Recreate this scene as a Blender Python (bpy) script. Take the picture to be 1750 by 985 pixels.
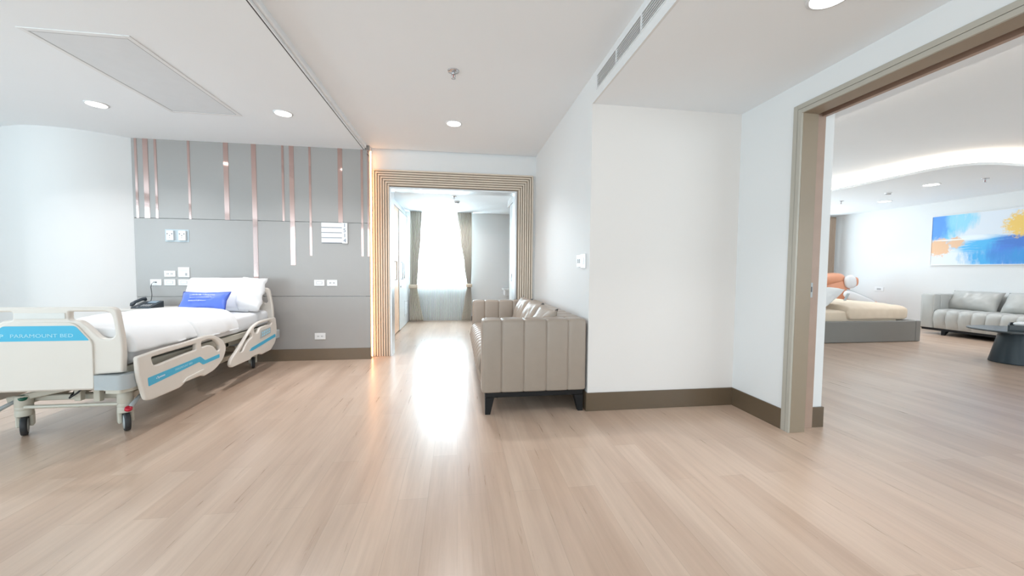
import bpy, bmesh, math, random
from mathutils import Vector, Matrix, noise
random.seed(7)
PI = math.pi
S = bpy.context.scene
C = S.collection
for o in list(bpy.data.objects): bpy.data.objects.remove(o)

# ------------------------------------------------------------------ camera, world, lights, exposure
cam = bpy.data.cameras.new('camera'); cam_o = bpy.data.objects.new('camera', cam); C.objects.link(cam_o)
cam.sensor_width = 36.0; cam.lens = 652.4/1750*36; cam.clip_start = .05; cam.clip_end = 200
def cam_matrix(yaw, pitch, roll, loc):
    fwd = Vector((math.sin(yaw)*math.cos(pitch), math.cos(yaw)*math.cos(pitch), math.sin(pitch)))
    right = Vector((math.cos(yaw), -math.sin(yaw), 0)); up = right.cross(fwd)
    r2 = right*math.cos(roll)+up*math.sin(roll); u2 = -right*math.sin(roll)+up*math.cos(roll)
    m = Matrix((r2, u2, -fwd)).transposed().to_4x4(); m.translation = loc
    return m
cam_o.matrix_world = cam_matrix(.1422, -.0479, .0082, Vector((0, 0, 1.2)))
S.camera = cam_o
vs = S.view_settings
S.display_settings.display_device = 'sRGB'
vs.view_transform = 'Standard'; vs.look = 'None'; vs.gamma = 1; vs.use_curve_mapping = False
vs.exposure = -0.45

W = bpy.data.worlds.new('sky'); S.world = W; W.use_nodes = True
bg = W.node_tree.nodes['Background']; bg.inputs[0].default_value = (.80, .91, 1, 1); bg.inputs[1].default_value = 2.2

def area(name, loc, rot, sx, sy, power, col, spread=PI):
    l = bpy.data.lights.new(name, 'AREA'); l.shape = 'RECTANGLE'; l.size = sx; l.size_y = sy
    l.energy = power; l.color = col; l.spread = spread
    o = bpy.data.objects.new(name, l); C.objects.link(o); o.location = loc; o.rotation_euler = rot
    return o
# daylight coming through each window opening (the lights stand outside the panes)
UP = math.radians(40)
area('daylight_left_window', (-7.35, .0, 1.75), (0, -PI/2-UP, 0), 2.6, 6.6, 390, (.70, .88, 1))
area('daylight_back_window', (-2.0, -4.25, 1.75), (PI/2+UP, 0, 0), 8.4, 2.6, 330, (.93, .96, 1))
area('daylight_far_window', (-.38, 9.35, 1.65), (-PI/2, 0, 0), 1.5, 1.7, 450, (.76, .90, 1))
area('daylight_lounge_window', (6.6, 10.05, 1.7), (-PI/2-UP, 0, 0), 5.4, 2.5, 380, (.80, .91, 1))
area('daylight_lounge_back_window', (6.6, -4.25, 1.7), (PI/2+UP, 0, 0), 6.2, 2.5, 390, (.80, .91, 1))

# ------------------------------------------------------------------ materials
def new_mat(name):
    m = bpy.data.materials.new(name); m.use_nodes = True
    nt = m.node_tree; return m, nt, nt.nodes['Principled BSDF']
def lin(c):
    return tuple(((v/255)/12.92 if v/255 <= .04045 else ((v/255+.055)/1.055)**2.4) for v in c)
def mat(name, col, rough=.5, metal=0, spec=.5, var=.04, scale=8, bump=0, bscale=60, coat=0, sheen=0):
    m, nt, b = new_mat(name)
    N, L = nt.nodes, nt.links
    tc = N.new('ShaderNodeTexCoord'); nz = N.new('ShaderNodeTexNoise'); nz.inputs['Scale'].default_value = scale
    nz.inputs['Detail'].default_value = 4
    L.new(tc.outputs['Object'], nz.inputs['Vector'])
    mx = N.new('ShaderNodeMixRGB'); mx.inputs[1].default_value = tuple(v*(1-var) for v in col)+(1,)
    mx.inputs[2].default_value = tuple(min(1, v*(1+var)) for v in col)+(1,)
    L.new(nz.outputs['Fac'], mx.inputs[0]); L.new(mx.outputs[0], b.inputs['Base Color'])
    b.inputs['Roughness'].default_value = rough; b.inputs['Metallic'].default_value = metal
    b.inputs['Specular IOR Level'].default_value = spec; b.inputs['Coat Weight'].default_value = coat
    b.inputs['Sheen Weight'].default_value = sheen
    if bump:
        n2 = N.new('ShaderNodeTexNoise'); n2.inputs['Scale'].default_value = bscale; L.new(tc.outputs['Object'], n2.inputs['Vector'])
        bp = N.new('ShaderNodeBump'); bp.inputs['Strength'].default_value = bump; bp.inputs['Distance'].default_value = .01
        L.new(n2.outputs['Fac'], bp.inputs['Height']); L.new(bp.outputs[0], b.inputs['Normal'])
    return m
def emis(name, col, s):
    m, nt, b = new_mat(name)
    b.inputs['Base Color'].default_value = (*col, 1); b.inputs['Emission Color'].default_value = (*col, 1)
    b.inputs['Emission Strength'].default_value = s
    return m
def floor_mat():
    m, nt, b = new_mat('oak_plank_floor'); N, L = nt.nodes, nt.links
    tc = N.new('ShaderNodeTexCoord'); sp = N.new('ShaderNodeSeparateXYZ'); cb = N.new('ShaderNodeCombineXYZ')
    L.new(tc.outputs['Object'], sp.inputs[0]); L.new(sp.outputs['Y'], cb.inputs['X']); L.new(sp.outputs['X'], cb.inputs['Y'])
    br = N.new('ShaderNodeTexBrick'); br.offset = .37; br.inputs['Scale'].default_value = 1
    br.inputs['Brick Width'].default_value = 1.22; br.inputs['Row Height'].default_value = .152
    br.inputs['Mortar Size'].default_value = .0009; br.inputs['Mortar Smooth'].default_value = .2; br.inputs['Bias'].default_value = 0
    br.inputs['Color1'].default_value = (.595, .43, .325, 1); br.inputs['Color2'].default_value = (.68, .52, .41, 1)
    br.inputs['Mortar'].default_value = (.50, .37, .28, 1)
    L.new(cb.outputs[0], br.inputs['Vector'])
    mp = N.new('ShaderNodeMapping'); mp.inputs['Scale'].default_value = (34, 1.6, 1); L.new(tc.outputs['Object'], mp.inputs[0])
    gr = N.new('ShaderNodeTexNoise'); gr.inputs['Scale'].default_value = 1; gr.inputs['Detail'].default_value = 6; gr.inputs['Roughness'].default_value = .62
    L.new(mp.outputs[0], gr.inputs['Vector'])
    cr = N.new('ShaderNodeValToRGB'); cr.color_ramp.elements[0].position = .30; cr.color_ramp.elements[0].color = (.90, .885, .87, 1)
    cr.color_ramp.elements[1].position = .68; cr.color_ramp.elements[1].color = (1.03, 1.03, 1.03, 1); L.new(gr.outputs['Fac'], cr.inputs[0])
    mp2 = N.new('ShaderNodeMapping'); mp2.inputs['Scale'].default_value = (7, .9, 1); L.new(tc.outputs['Object'], mp2.inputs[0])
    g2 = N.new('ShaderNodeTexNoise'); g2.inputs['Scale'].default_value = 1; g2.inputs['Detail'].default_value = 3; L.new(mp2.outputs[0], g2.inputs['Vector'])
    c2 = N.new('ShaderNodeValToRGB'); c2.color_ramp.elements[0].position = .36; c2.color_ramp.elements[0].color = (.90, .875, .86, 1)
    c2.color_ramp.elements[1].position = .62; c2.color_ramp.elements[1].color = (1.03, 1.03, 1.03, 1); L.new(g2.outputs['Fac'], c2.inputs[0])
    m1 = N.new('ShaderNodeMixRGB'); m1.blend_type = 'MULTIPLY'; m1.inputs[0].default_value = 1
    L.new(br.outputs['Color'], m1.inputs[1]); L.new(cr.outputs[0], m1.inputs[2])
    m2 = N.new('ShaderNodeMixRGB'); m2.blend_type = 'MULTIPLY'; m2.inputs[0].default_value = 1
    L.new(m1.outputs[0], m2.inputs[1]); L.new(c2.outputs[0], m2.inputs[2])
    L.new(m2.outputs[0], b.inputs['Base Color'])
    rr = N.new('ShaderNodeMapRange'); rr.inputs['To Min'].default_value = .23; rr.inputs['To Max'].default_value = .36
    L.new(gr.outputs['Fac'], rr.inputs['Value']); L.new(rr.outputs[0], b.inputs['Roughness'])
    b.inputs['Specular IOR Level'].default_value = .6; b.inputs['Coat Weight'].default_value = .3; b.inputs['Coat Roughness'].default_value = .22
    bp = N.new('ShaderNodeBump'); bp.inputs['Strength'].default_value = .10; bp.inputs['Distance'].default_value = .006
    mp3 = N.new('ShaderNodeMapping'); mp3.inputs['Scale'].default_value = (60, 2.2, 1); L.new(tc.outputs['Object'], mp3.inputs[0])
    g3 = N.new('ShaderNodeTexNoise'); g3.inputs['Scale'].default_value = 1; g3.inputs['Detail'].default_value = 2; L.new(mp3.outputs[0], g3.inputs['Vector'])
    L.new(g3.outputs['Fac'], bp.inputs['Height']); L.new(bp.outputs[0], b.inputs['Normal'])
    return m
def sheer_mat(name, col, transp):
    m, nt, b = new_mat(name); N, L = nt.nodes, nt.links
    N.remove(b); out = [n for n in N if n.type == 'OUTPUT_MATERIAL'][0]
    d = N.new('ShaderNodeBsdfDiffuse'); t = N.new('ShaderNodeBsdfTranslucent'); p = N.new('ShaderNodeBsdfTransparent')
    tc = N.new('ShaderNodeTexCoord'); wv = N.new('ShaderNodeTexNoise'); wv.inputs['Scale'].default_value = 40; L.new(tc.outputs['Object'], wv.inputs['Vector'])
    mx = N.new('ShaderNodeMixRGB'); mx.inputs[1].default_value = tuple(.96*v for v in col)+(1,); mx.inputs[2].default_value = (*col, 1)
    L.new(wv.outputs['Fac'], mx.inputs[0])
    for n in (d, t): L.new(mx.outputs[0], n.inputs['Color'])
    a = N.new('ShaderNodeMixShader'); a.inputs[0].default_value = .55; L.new(d.outputs[0], a.inputs[1]); L.new(t.outputs[0], a.inputs[2])
    c = N.new('ShaderNodeMixShader'); c.inputs[0].default_value = transp; L.new(a.outputs[0], c.inputs[1]); L.new(p.outputs[0], c.inputs[2])
    L.new(c.outputs[0], out.inputs['Surface'])
    return m
def glass_mat():
    m, nt, b = new_mat('window_glass'); N, L = nt.nodes, nt.links
    N.remove(b); out = [n for n in N if n.type == 'OUTPUT_MATERIAL'][0]
    g = N.new('ShaderNodeBsdfGlossy'); g.inputs['Roughness'].default_value = .02; t = N.new('ShaderNodeBsdfTransparent')
    t.inputs['Color'].default_value = (.95, .98, .98, 1)
    c = N.new('ShaderNodeMixShader'); c.inputs[0].default_value = .93; L.new(g.outputs[0], c.inputs[1]); L.new(t.outputs[0], c.inputs[2])
    L.new(c.outputs[0], out.inputs['Surface']); return m
def painting_mat():
    m, nt, b = new_mat('abstract_painting'); N, L = nt.nodes, nt.links
    tc = N.new('ShaderNodeTexCoord'); sp = N.new('ShaderNodeSeparateXYZ'); L.new(tc.outputs['Object'], sp.inputs[0])
    def noi(sc, det, off):
        mp = N.new('ShaderNodeMapping'); mp.inputs['Scale'].default_value = sc; mp.inputs['Location'].default_value = off
        L.new(tc.outputs['Object'], mp.inputs[0]); n = N.new('ShaderNodeTexNoise'); n.inputs['Scale'].default_value = 1
        n.inputs['Detail'].default_value = det; n.inputs['Roughness'].default_value = .6; L.new(mp.outputs[0], n.inputs['Vector']); return n.outputs['Fac']
    def mask(cy, cz, ry, rz, nf, amt, soft):      # soft-edged daub of paint
        a = N.new('ShaderNodeMath'); a.operation = 'SUBTRACT'; a.inputs[1].default_value = cy; L.new(sp.outputs['Y'], a.inputs[0])
        a2 = N.new('ShaderNodeMath'); a2.operation = 'DIVIDE'; a2.inputs[1].default_value = ry; L.new(a.outputs[0], a2.inputs[0])
        a3 = N.new('ShaderNodeMath'); a3.operation = 'POWER'; a3.inputs[1].default_value = 2; L.new(a2.outputs[0], a3.inputs[0])
        c = N.new('ShaderNodeMath'); c.operation = 'SUBTRACT'; c.inputs[1].default_value = cz; L.new(sp.outputs['Z'], c.inputs[0])
        c2 = N.new('ShaderNodeMath'); c2.operation = 'DIVIDE'; c2.inputs[1].default_value = rz; L.new(c.outputs[0], c2.inputs[0])
        c3 = N.new('ShaderNodeMath'); c3.operation = 'POWER'; c3.inputs[1].default_value = 2; L.new(c2.outputs[0], c3.inputs[0])
        s = N.new('ShaderNodeMath'); s.operation = 'ADD'; L.new(a3.outputs[0], s.inputs[0]); L.new(c3.outputs[0], s.inputs[1])
        k = N.new('ShaderNodeMath'); k.operation = 'MULTIPLY_ADD'; k.inputs[1].default_value = amt; L.new(nf, k.inputs[0]); L.new(s.outputs[0], k.inputs[2])
        r = N.new('ShaderNodeMapRange'); r.inputs['From Min'].default_value = 1+amt*.5-soft; r.inputs['From Max'].default_value = 1+amt*.5+soft
        r.inputs['To Min'].default_value = 1; r.inputs['To Max'].default_value = 0; L.new(k.outputs[0], r.inputs['Value']); return r.outputs[0]
    n1 = noi((1, 4, 9), 8, (0, 0, 0)); n2 = noi((1, 14, 4), 9, (3, 1, 2)); n3 = noi((1, 18, 18), 9, (5, 2, 8)); n4 = noi((1, 3, 26), 8, (1, 7, 3))
    base = N.new('ShaderNodeRGB'); base.outputs[0].default_value = (*lin((226, 232, 240)), 1); cur = base.outputs[0]
    # local y: + is the picture's left end, z up, size 2.04 x 1.04
    daubs = [((120, 200, 248), .82, .30, .30, .36, n2, 1.4, .25), ((90, 155, 240), .93, .34, .20, .34, n2, .9, .22), ((150, 215, 240), .52, .40, .22, .20, n2, 1.6, .3),
             ((80, 185, 240), .05, -.14, .55, .16, n4, 1.8, .25), ((70, 175, 235), .02, -.38, .42, .20, n2, 1.8, .3), ((75, 135, 225), -.18, -.30, .26, .26, n2, 1.5, .3),
             ((70, 125, 210), -.42, -.08, .40, .14, n4, 1.6, .22), ((60, 150, 220), -.5, -.38, .5, .16, n2, 1.5, .3), ((235, 242, 248), .35, .02, .26, .05, n4, 1.6, .3),
             ((236, 190, 150), .88, -.14, .20, .18, n3, 1.6, .14), ((236, 192, 155), .60, -.06, .12, .11, n3, 1.6, .14), ((245, 205, 110), -.36, .22, .26, .22, n3, 1.7, .16),
             ((240, 170, 70), -.58, .30, .14, .12, n3, 1.6, .14), ((45, 105, 200), -.75, .25, .2, .4, n2, 1.6, .3), ((250, 250, 250), .7, .0, .26, .012, n1, .5, .3)]
    for col, cy, cz, ry, rz, nf, amt, soft in daubs:
        x = N.new('ShaderNodeMixRGB'); L.new(mask(cy, cz, ry, rz, nf, amt*2.0, soft*2.4), x.inputs[0]); L.new(cur, x.inputs[1])
        x.inputs[2].default_value = (*lin(col), 1); cur = x.outputs[0]
    L.new(cur, b.inputs['Base Color']); b.inputs['Roughness'].default_value = .45
    return m
def stripe_fabric(name, c1, c2, scale):
    m, nt, b = new_mat(name); N, L = nt.nodes, nt.links
    tc = N.new('ShaderNodeTexCoord'); w = N.new('ShaderNodeTexWave'); w.bands_direction = 'X'; w.inputs['Scale'].default_value = scale; w.inputs['Distortion'].default_value = .4
    L.new(tc.outputs['UV'], w.inputs['Vector']); x = N.new('ShaderNodeMixRGB'); L.new(w.outputs['Fac'], x.inputs[0])
    x.inputs[1].default_value = (*c1, 1); x.inputs[2].default_value = (*c2, 1); L.new(x.outputs[0], b.inputs['Base Color']); b.inputs['Roughness'].default_value = .8
    return m

M = {}
M['wall'] = mat('white_wall_paint', (.80, .80, .795), .55, var=.01, scale=2, spec=.3)
M['wall_warm'] = mat('warm_white_wall_paint', (.79, .745, .71), .6, var=.01, scale=2, spec=.3)
M['ceiling'] = mat('ceiling_paint', (.91, .93, .95), .7, var=.01, scale=2, spec=.2)
M['floor'] = floor_mat()
M['panel'] = mat('grey_laminate_panel', lin((164, 161, 158)), .27, var=.02, scale=3, spec=.6)
M['seam'] = mat('dark_seam', (.05, .05, .05), .7)
M['copper'] = mat('rose_gold_metal', (.60, .43, .39), .07, metal=1, var=.03)
M['skirt'] = mat('brown_skirting', lin((100, 84, 66)), .35, var=.04, scale=6)
M['skirt_grey'] = mat('taupe_skirting', lin((118, 102, 84)), .35, var=.04, scale=6)
M['rib'] = mat('beige_fluted_wood', lin((224, 209, 192)), .45, var=.05, scale=12)
M['groove'] = mat('fluted_backing', lin((150, 132, 114)), .6)
M['greige'] = mat('greige_door_casing', lin((178, 172, 160)), .4, var=.02)
M['jamb'] = mat('taupe_jamb_laminate', lin((150, 134, 114)), .4, var=.04)
M['jamb_wood'] = mat('pinkish_oak_jamb', lin((172, 146, 130)), .42, var=.08, scale=10)
M['dark_slot'] = mat('dark_wood_slot', lin((66, 52, 44)), .6)
M['alu'] = mat('brushed_aluminium', (.75, .77, .79), .3, metal=.8)
M['steel'] = mat('steel', (.55, .56, .58), .25, metal=1)
M['leather'] = mat('taupe_leather', lin((160, 146, 133)), .36, var=.04, scale=14, bump=.06, bscale=160, spec=.5)
M['leather2'] = mat('grey_leather', lin((180, 180, 176)), .34, var=.04, scale=14, bump=.06, bscale=160, spec=.5)
M['black'] = mat('black_lacquer', (.007, .007, .008), .45, spec=.3)
M['dark_tip'] = mat('dark_grey_cushion_tip', (.05, .045, .04), .5)
M['cream'] = mat('cream_bed_plastic', lin((226, 219, 210)), .35, var=.015, coat=.15)
M['frame_cream'] = mat('cream_enamelled_steel', lin((205, 200, 186)), .35, var=.03)
M['grey_pl'] = mat('cool_grey_plastic', lin((178, 184, 186)), .4)
M['recess'] = mat('pale_grey_inset', lin((222, 222, 218)), .4)
M['cyan'] = mat('cyan_label', lin((72, 182, 218)), .35, var=.02)
M['cyan_txt'] = mat('pale_cyan_lettering', lin((170, 225, 242)), .4)
M['white_txt'] = mat('white_lettering', lin((235, 240, 250)), .4)
M['rubber'] = mat('black_rubber', (.03, .032, .036), .55)
M['red'] = mat('red_pedal_cap', lin((205, 35, 60)), .35)
M['green'] = mat('green_pedal_cap', lin((20, 95, 75)), .4)
M['linen'] = mat('white_linen', (.86, .865, .87), .8, var=.015, scale=5, bump=.25, bscale=14, sheen=.2)
M['sheet'] = mat('white_sheet', (.80, .81, .825), .75, var=.02, scale=6, bump=.3, bscale=12)
M['blue'] = mat('blue_satin', lin((84, 116, 214)), .38, var=.12, scale=10, bump=.2, bscale=30, sheen=.3)
M['blue_dark'] = mat('dark_blue_satin', lin((38, 58, 160)), .4)
M['plate'] = mat('white_switch_plastic', (.84, .84, .84), .3)
M['plate_dk'] = mat('socket_slot', (.10, .10, .11), .5)
M['plate_line'] = mat('switch_gap', (.42, .42, .43), .5)
M['clear'] = mat('smoky_clear_plastic', lin((176, 188, 194)), .2)
M['sign_num'] = mat('grey_sign_digits', lin((128, 140, 160)), .5)
M['phone'] = mat('charcoal_phone_plastic', lin((58, 66, 74)), .35)
M['screen'] = mat('phone_screen', lin((150, 170, 185)), .15)
M['cabinet'] = mat('light_wood_cabinet', lin((216, 212, 206)), .4, var=.05)
M['emit'] = emis('downlight_diffuser', (1, .98, .95), 9)
M['cove'] = emis('cove_led_strip', (1, .86, .72), 13)
M['led'] = emis('warm_led_strip', (1, .52, .24), 17)
M['glass'] = glass_mat()
M['sheer'] = sheer_mat('sheer_voile', (.90, .93, .94), .22)
M['curtain'] = stripe_fabric('striped_curtain_fabric', lin((226, 218, 206)), lin((186, 178, 168)), 9)
M['curtain_tie'] = mat('curtain_tieback_fabric', lin((205, 188, 168)), .7)
M['curtain_low'] = mat('curtain_lining', lin((190, 170, 152)), .75)
M['door_w'] = mat('white_door_paint', (.82, .85, .86), .35, var=.01)
M['door_peach'] = mat('peach_door_panel', lin((250, 210, 178)), .45, var=.03)
M['edge_wood'] = mat('door_edge_wood', lin((150, 128, 114)), .5)
M['bedgrey'] = mat('grey_upholstery', lin((138, 136, 132)), .6, var=.03, bump=.1, bscale=90)
M['cream_linen'] = mat('cream_linen', lin((232, 214, 192)), .8, var=.02, bump=.2, bscale=14)
M['peach'] = mat('peach_leather', lin((226, 158, 124)), .35, var=.04)
M['white_pl'] = mat('glossy_white_shell', (.82, .82, .83), .25, coat=.3)
M['slate'] = mat('slate_table_lacquer', lin((48, 60, 68)), .36, var=.03)
M['slate_top'] = mat('slate_glass_top', lin((74, 80, 84)), .25)
M['painting'] = painting_mat()
M['vent_dk'] = mat('vent_shadow_grey', (.03, .033, .04), .8)
M['hatch'] = mat('hatch_mesh_panel', (.78, .80, .82), .6)
M['chrome'] = mat('chrome', (.6, .6, .62), .12, metal=1)
M['red_bulb'] = mat('red_glass_bulb', (.4, .05, .05), .1)

# ------------------------------------------------------------------ helpers
def link(name, me, m, parent=None, smooth=False):
    o = bpy.data.objects.new(name, me); C.objects.link(o)
    for mm in (m if isinstance(m, (list, tuple)) else [m]): me.materials.append(mm)
    if parent: o.parent = parent
    if smooth:
        for p in me.polygons: p.use_smooth = True
    return o
class MB:
    def __init__(s): s.bm = bmesh.new()
    def box(s, x0, x1, y0, y1, z0, z1, bev=0, seg=2, mtx=None):
        b = bmesh.new(); bmesh.ops.create_cube(b, size=1)
        bmesh.ops.scale(b, vec=(abs(x1-x0), abs(y1-y0), abs(z1-z0)), verts=b.verts)
        if bev: bmesh.ops.bevel(b, geom=b.edges[:], offset=bev, segments=seg, profile=.5, affect='EDGES')
        bmesh.ops.translate(b, vec=((x0+x1)/2, (y0+y1)/2, (z0+z1)/2), verts=b.verts)
        s.add(b, mtx); return s
    def add(s, b, mtx=None):
        if mtx: bmesh.ops.transform(b, matrix=mtx, verts=b.verts)
        me = bpy.data.meshes.new('tmp'); b.to_mesh(me); b.free(); s.bm.from_mesh(me); bpy.data.meshes.remove(me); return s
    def tube(s, pts, r, n=10, caps=True, rs=None):
        b = bmesh.new(); pts = [Vector(p) for p in pts]; rings = []
        for i, p in enumerate(pts):
            t = (pts[min(i+1, len(pts)-1)]-pts[max(i-1, 0)]).normalized()
            a = Vector((0, 0, 1)) if abs(t.z) < .9 else Vector((1, 0, 0))
            u = t.cross(a).normalized(); v = t.cross(u).normalized(); rr = rs[i] if rs else r
            rings.append([b.verts.new(p+u*rr*math.cos(2*PI*k/n)+v*rr*math.sin(2*PI*k/n)) for k in range(n)])
        for i in range(len(rings)-1):
            for k in range(n): b.faces.new((rings[i][k], rings[i][(k+1) % n], rings[i+1][(k+1) % n], rings[i+1][k]))
        if caps: b.faces.new(rings[0][::-1]); b.faces.new(rings[-1])
        bmesh.ops.recalc_face_normals(b, faces=b.faces[:]); s.add(b); return s
    def lathe(s, prof, c=(0, 0, 0), n=32, mtx=None):
        b = bmesh.new(); rings = []
        for r, z in prof:
            rings.append([b.verts.new((max(r, 1e-4)*math.cos(2*PI*k/n), max(r, 1e-4)*math.sin(2*PI*k/n), z)) for k in range(n)])
        for i in range(len(rings)-1):
            for k in range(n): b.faces.new((rings[i][k], rings[i][(k+1) % n], rings[i+1][(k+1) % n], rings[i+1][k]))
        b.faces.new(rings[0][::-1]); b.faces.new(rings[-1])
        bmesh.ops.recalc_face_normals(b, faces=b.faces[:])
        if mtx: bmesh.ops.transform(b, matrix=mtx, verts=b.verts)
        bmesh.ops.translate(b, vec=c, verts=b.verts); s.add(b); return s
    def prism(s, poly, axis, a0, a1):      # poly in the two other axes, extruded along axis
        b = bmesh.new()
        def P(p, a): return {'x': (a, p[0], p[1]), 'y': (p[0], a, p[1]), 'z': (p[0], p[1], a)}[axis]
        v0 = [b.verts.new(P(p, a0)) for p in poly]; v1 = [b.verts.new(P(p, a1)) for p in poly]; n = len(poly)
        b.faces.new(v0); b.faces.new(v1[::-1])
        for k in range(n): b.faces.new((v0[k], v0[(k+1) % n], v1[(k+1) % n], v1[k]))
        bmesh.ops.recalc_face_normals(b, faces=b.faces[:]); s.add(b); return s
    def build(s, name, m, parent=None, smooth=False):
        me = bpy.data.meshes.new(name); s.bm.to_mesh(me); s.bm.free(); return link(name, me, m, parent, smooth)
def box(name, m, x0, x1, y0, y1, z0, z1, parent=None, bev=0, seg=2, smooth=False):
    return MB().box(x0, x1, y0, y1, z0, z1, bev, seg).build(name, m, parent, smooth)
def thing(name, label, cat, loc=(0, 0, 0), rotz=0, group=None):
    o = bpy.data.objects.new(name, None); C.objects.link(o); o.location = loc; o.rotation_euler = (0, 0, rotz); o.empty_display_size = .1
    return tag(o, label, cat, group)
def tag(o, label, cat, group=None, kind=None):
    o['label'] = label; o['category'] = cat
    if group: o['group'] = group
    if kind: o['kind'] = kind
    return o
def struct(o, label=None):
    o['kind'] = 'structure'
    if label: o['label'] = label
    return o
def dup(root, loc=None, label=None, rotz=None):
    def cp(o, par):
        c = o.copy(); C.objects.link(c); c.parent = par
        for ch in [x for x in bpy.data.objects if x.parent == o]: cp(ch, c)
        return c
    r = cp(root, None)
    if loc is not None: r.location = loc
    if rotz is not None: r.rotation_euler = (0, 0, rotz)
    if label: r['label'] = label
    return r
def rounded(poly, rad, seg=6):
    out = []; n = len(poly)
    for i in range(n):
        p = Vector(poly[i]); a = Vector(poly[i-1])-p; b = Vector(poly[(i+1) % n])-p
        r = rad[i] if isinstance(rad, (list, tuple)) else rad
        r = min(r, a.length*.45, b.length*.45)
        if r < 1e-4: out.append(tuple(p)); continue
        p0 = p+a.normalized()*r; p1 = p+b.normalized()*r
        for k in range(seg+1):
            t = k/seg; q = p0*(1-t)**2+p*2*t*(1-t)+p1*t*t; out.append((q.x, q.y))
    return out
def curve_mesh(cu, mtx):
    o = bpy.data.objects.new('tmp', cu); C.objects.link(o)
    dg = bpy.context.evaluated_depsgraph_get(); dg.update()
    me = bpy.data.meshes.new_from_object(o.evaluated_get(dg)); me.transform(mtx)
    bpy.data.objects.remove(o); bpy.data.curves.remove(cu); me.materials.clear(); return me
def plate(name, m, outer, holes, thick, bev, mtx, parent=None):
    cu = bpy.data.curves.new('plate', 'CURVE'); cu.dimensions = '2D'; cu.fill_mode = 'BOTH'
    for poly in [outer]+list(holes):
        sp = cu.splines.new('POLY'); sp.points.add(len(poly)-1)
        for i, p in enumerate(poly): sp.points[i].co = (p[0], p[1], 0, 1)
        sp.use_cyclic_u = True
    cu.extrude = max(thick/2-bev, .0005); cu.bevel_depth = bev; cu.bevel_resolution = 3; cu.offset = -bev
    me = curve_mesh(cu, mtx); o = link(name, me, m, parent)
    if bev: shade_auto(o)
    return o
def shade_auto(o, ang=35):
    me = o.data
    for p in me.polygons: p.use_smooth = True
    bm = bmesh.new(); bm.from_mesh(me)
    for e in bm.edges:
        if len(e.link_faces) == 2 and e.calc_face_angle(0) > math.radians(ang): e.smooth = False
    bm.to_mesh(me); bm.free()
def text(name, s, m, size, mtx, parent=None, ext=.0008, sx=1, bold=0):
    cu = bpy.data.curves.new('t', 'FONT'); cu.body = s; cu.size = size; cu.extrude = ext; cu.align_x = 'CENTER'; cu.align_y = 'CENTER'; cu.offset = bold
    cu.resolution_u = 3
    return link(name, curve_mesh(cu, mtx @ Matrix.Diagonal((sx, 1, 1, 1))), m, parent)
def frame_mtx(o, x, y):      # local x->x, local y->y, normal -> x cross y
    x = Vector(x).normalized(); y = Vector(y).normalized(); z = x.cross(y)
    m = Matrix((x, y, z)).transposed().to_4x4(); m.translation = Vector(o); return m
def cushion(w, d, h, nu=28, nv=20, wr=.012, seed=0, pinch=.06, power=3.0):      # pillow in xy, thickness along z, closed
    b = bmesh.new(); top = []; bot = []
    for j in range(nv+1):
        rt = []; rb = []
        for i in range(nu+1):
            u = 2*i/nu-1; v = 2*j/nv-1
            pu = 1-pinch*(1-v*v)*abs(u)**6*1.0; pv = 1-pinch*1.6*(1-u*u)*abs(v)**6
            x = u*w/2*(1-pinch*(1-abs(v))*abs(u)**3*.8); y = v*d/2*(1-pinch*1.3*(1-abs(u))*abs(v)**3)
            f = max(0, (1-abs(u)**power)*(1-abs(v)**power))**.5
            nz = noise.noise(Vector((x*7+seed, y*7, seed*1.7)))*wr + noise.noise(Vector((x*22+seed, y*16, seed)))*wr*.35
            zt = h/2*f+nz*f*1.5; zb = -h/2*f*.8
            rt.append(b.verts.new((x, y, zt)))
            rb.append(rt[-1] if (i in (0, nu) or j in (0, nv)) else b.verts.new((x, y, zb)))
        top.append(rt); bot.append(rb)
    for j in range(nv):
        for i in range(nu):
            b.faces.new((top[j][i], top[j][i+1], top[j+1][i+1], top[j+1][i]))
            b.faces.new((bot[j][i], bot[j+1][i], bot[j+1][i+1], bot[j][i+1]))
    return b
def slab(y0, y1, hw, z0, z1, cx=0, ny=40, nx=56, pw=3.4, wr=.006, seed=0, bulge=.0, endr=.05):      # soft quilt: superellipse section swept along y
    b = bmesh.new(); rings = []
    for j in range(ny+1):
        t = j/ny; y = y0+(y1-y0)*t; e = min(t, 1-t)*(y1-y0); s = 1 if e > endr else math.sqrt(max(0, 1-((endr-e)/endr)**2))
        s = max(s, .02); ring = []
        for i in range(nx):
            a = 2*PI*i/nx; ca, sa = math.cos(a), math.sin(a)
            x = hw*math.copysign(abs(ca)**(2/pw), ca); z = (z1-z0)/2*math.copysign(abs(sa)**(2/pw), sa)
            if e < endr: x *= 1-(1-s)*.05; z *= s
            p = Vector((x*3+seed, y*3, z*3)); n = noise.noise(p)*wr*1.8+noise.noise(p*3.2)*wr
            k = bulge*(1-(x/hw)**2) if sa > 0 else 0
            ring.append(b.verts.new((cx+x*(1+n*1.5), y, (z0+z1)/2+z*(1+n*1.5)+n+k)))
        rings.append(ring)
    for j in range(ny):
        for i in range(nx): b.faces.new((rings[j][i], rings[j][(i+1) % nx], rings[j+1][(i+1) % nx], rings[j+1][i]))
    b.faces.new(rings[0][::-1]); b.faces.new(rings[-1]); bmesh.ops.recalc_face_normals(b, faces=b.faces[:]); return b
def bm_obj(name, b, m, parent=None, mtx=None, smooth=True):
    mb = MB(); mb.add(b, mtx); return mb.build(name, m, parent, smooth)

# ------------------------------------------------------------------ room shell
struct(box('floor', M['floor'], -6.8, 10.5, -3.6, 9.6, -.12, 0), 'pale oak plank floor running through all rooms')
HC, HL, HS, HR = 2.80, 2.735, 2.57, 2.72
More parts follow.
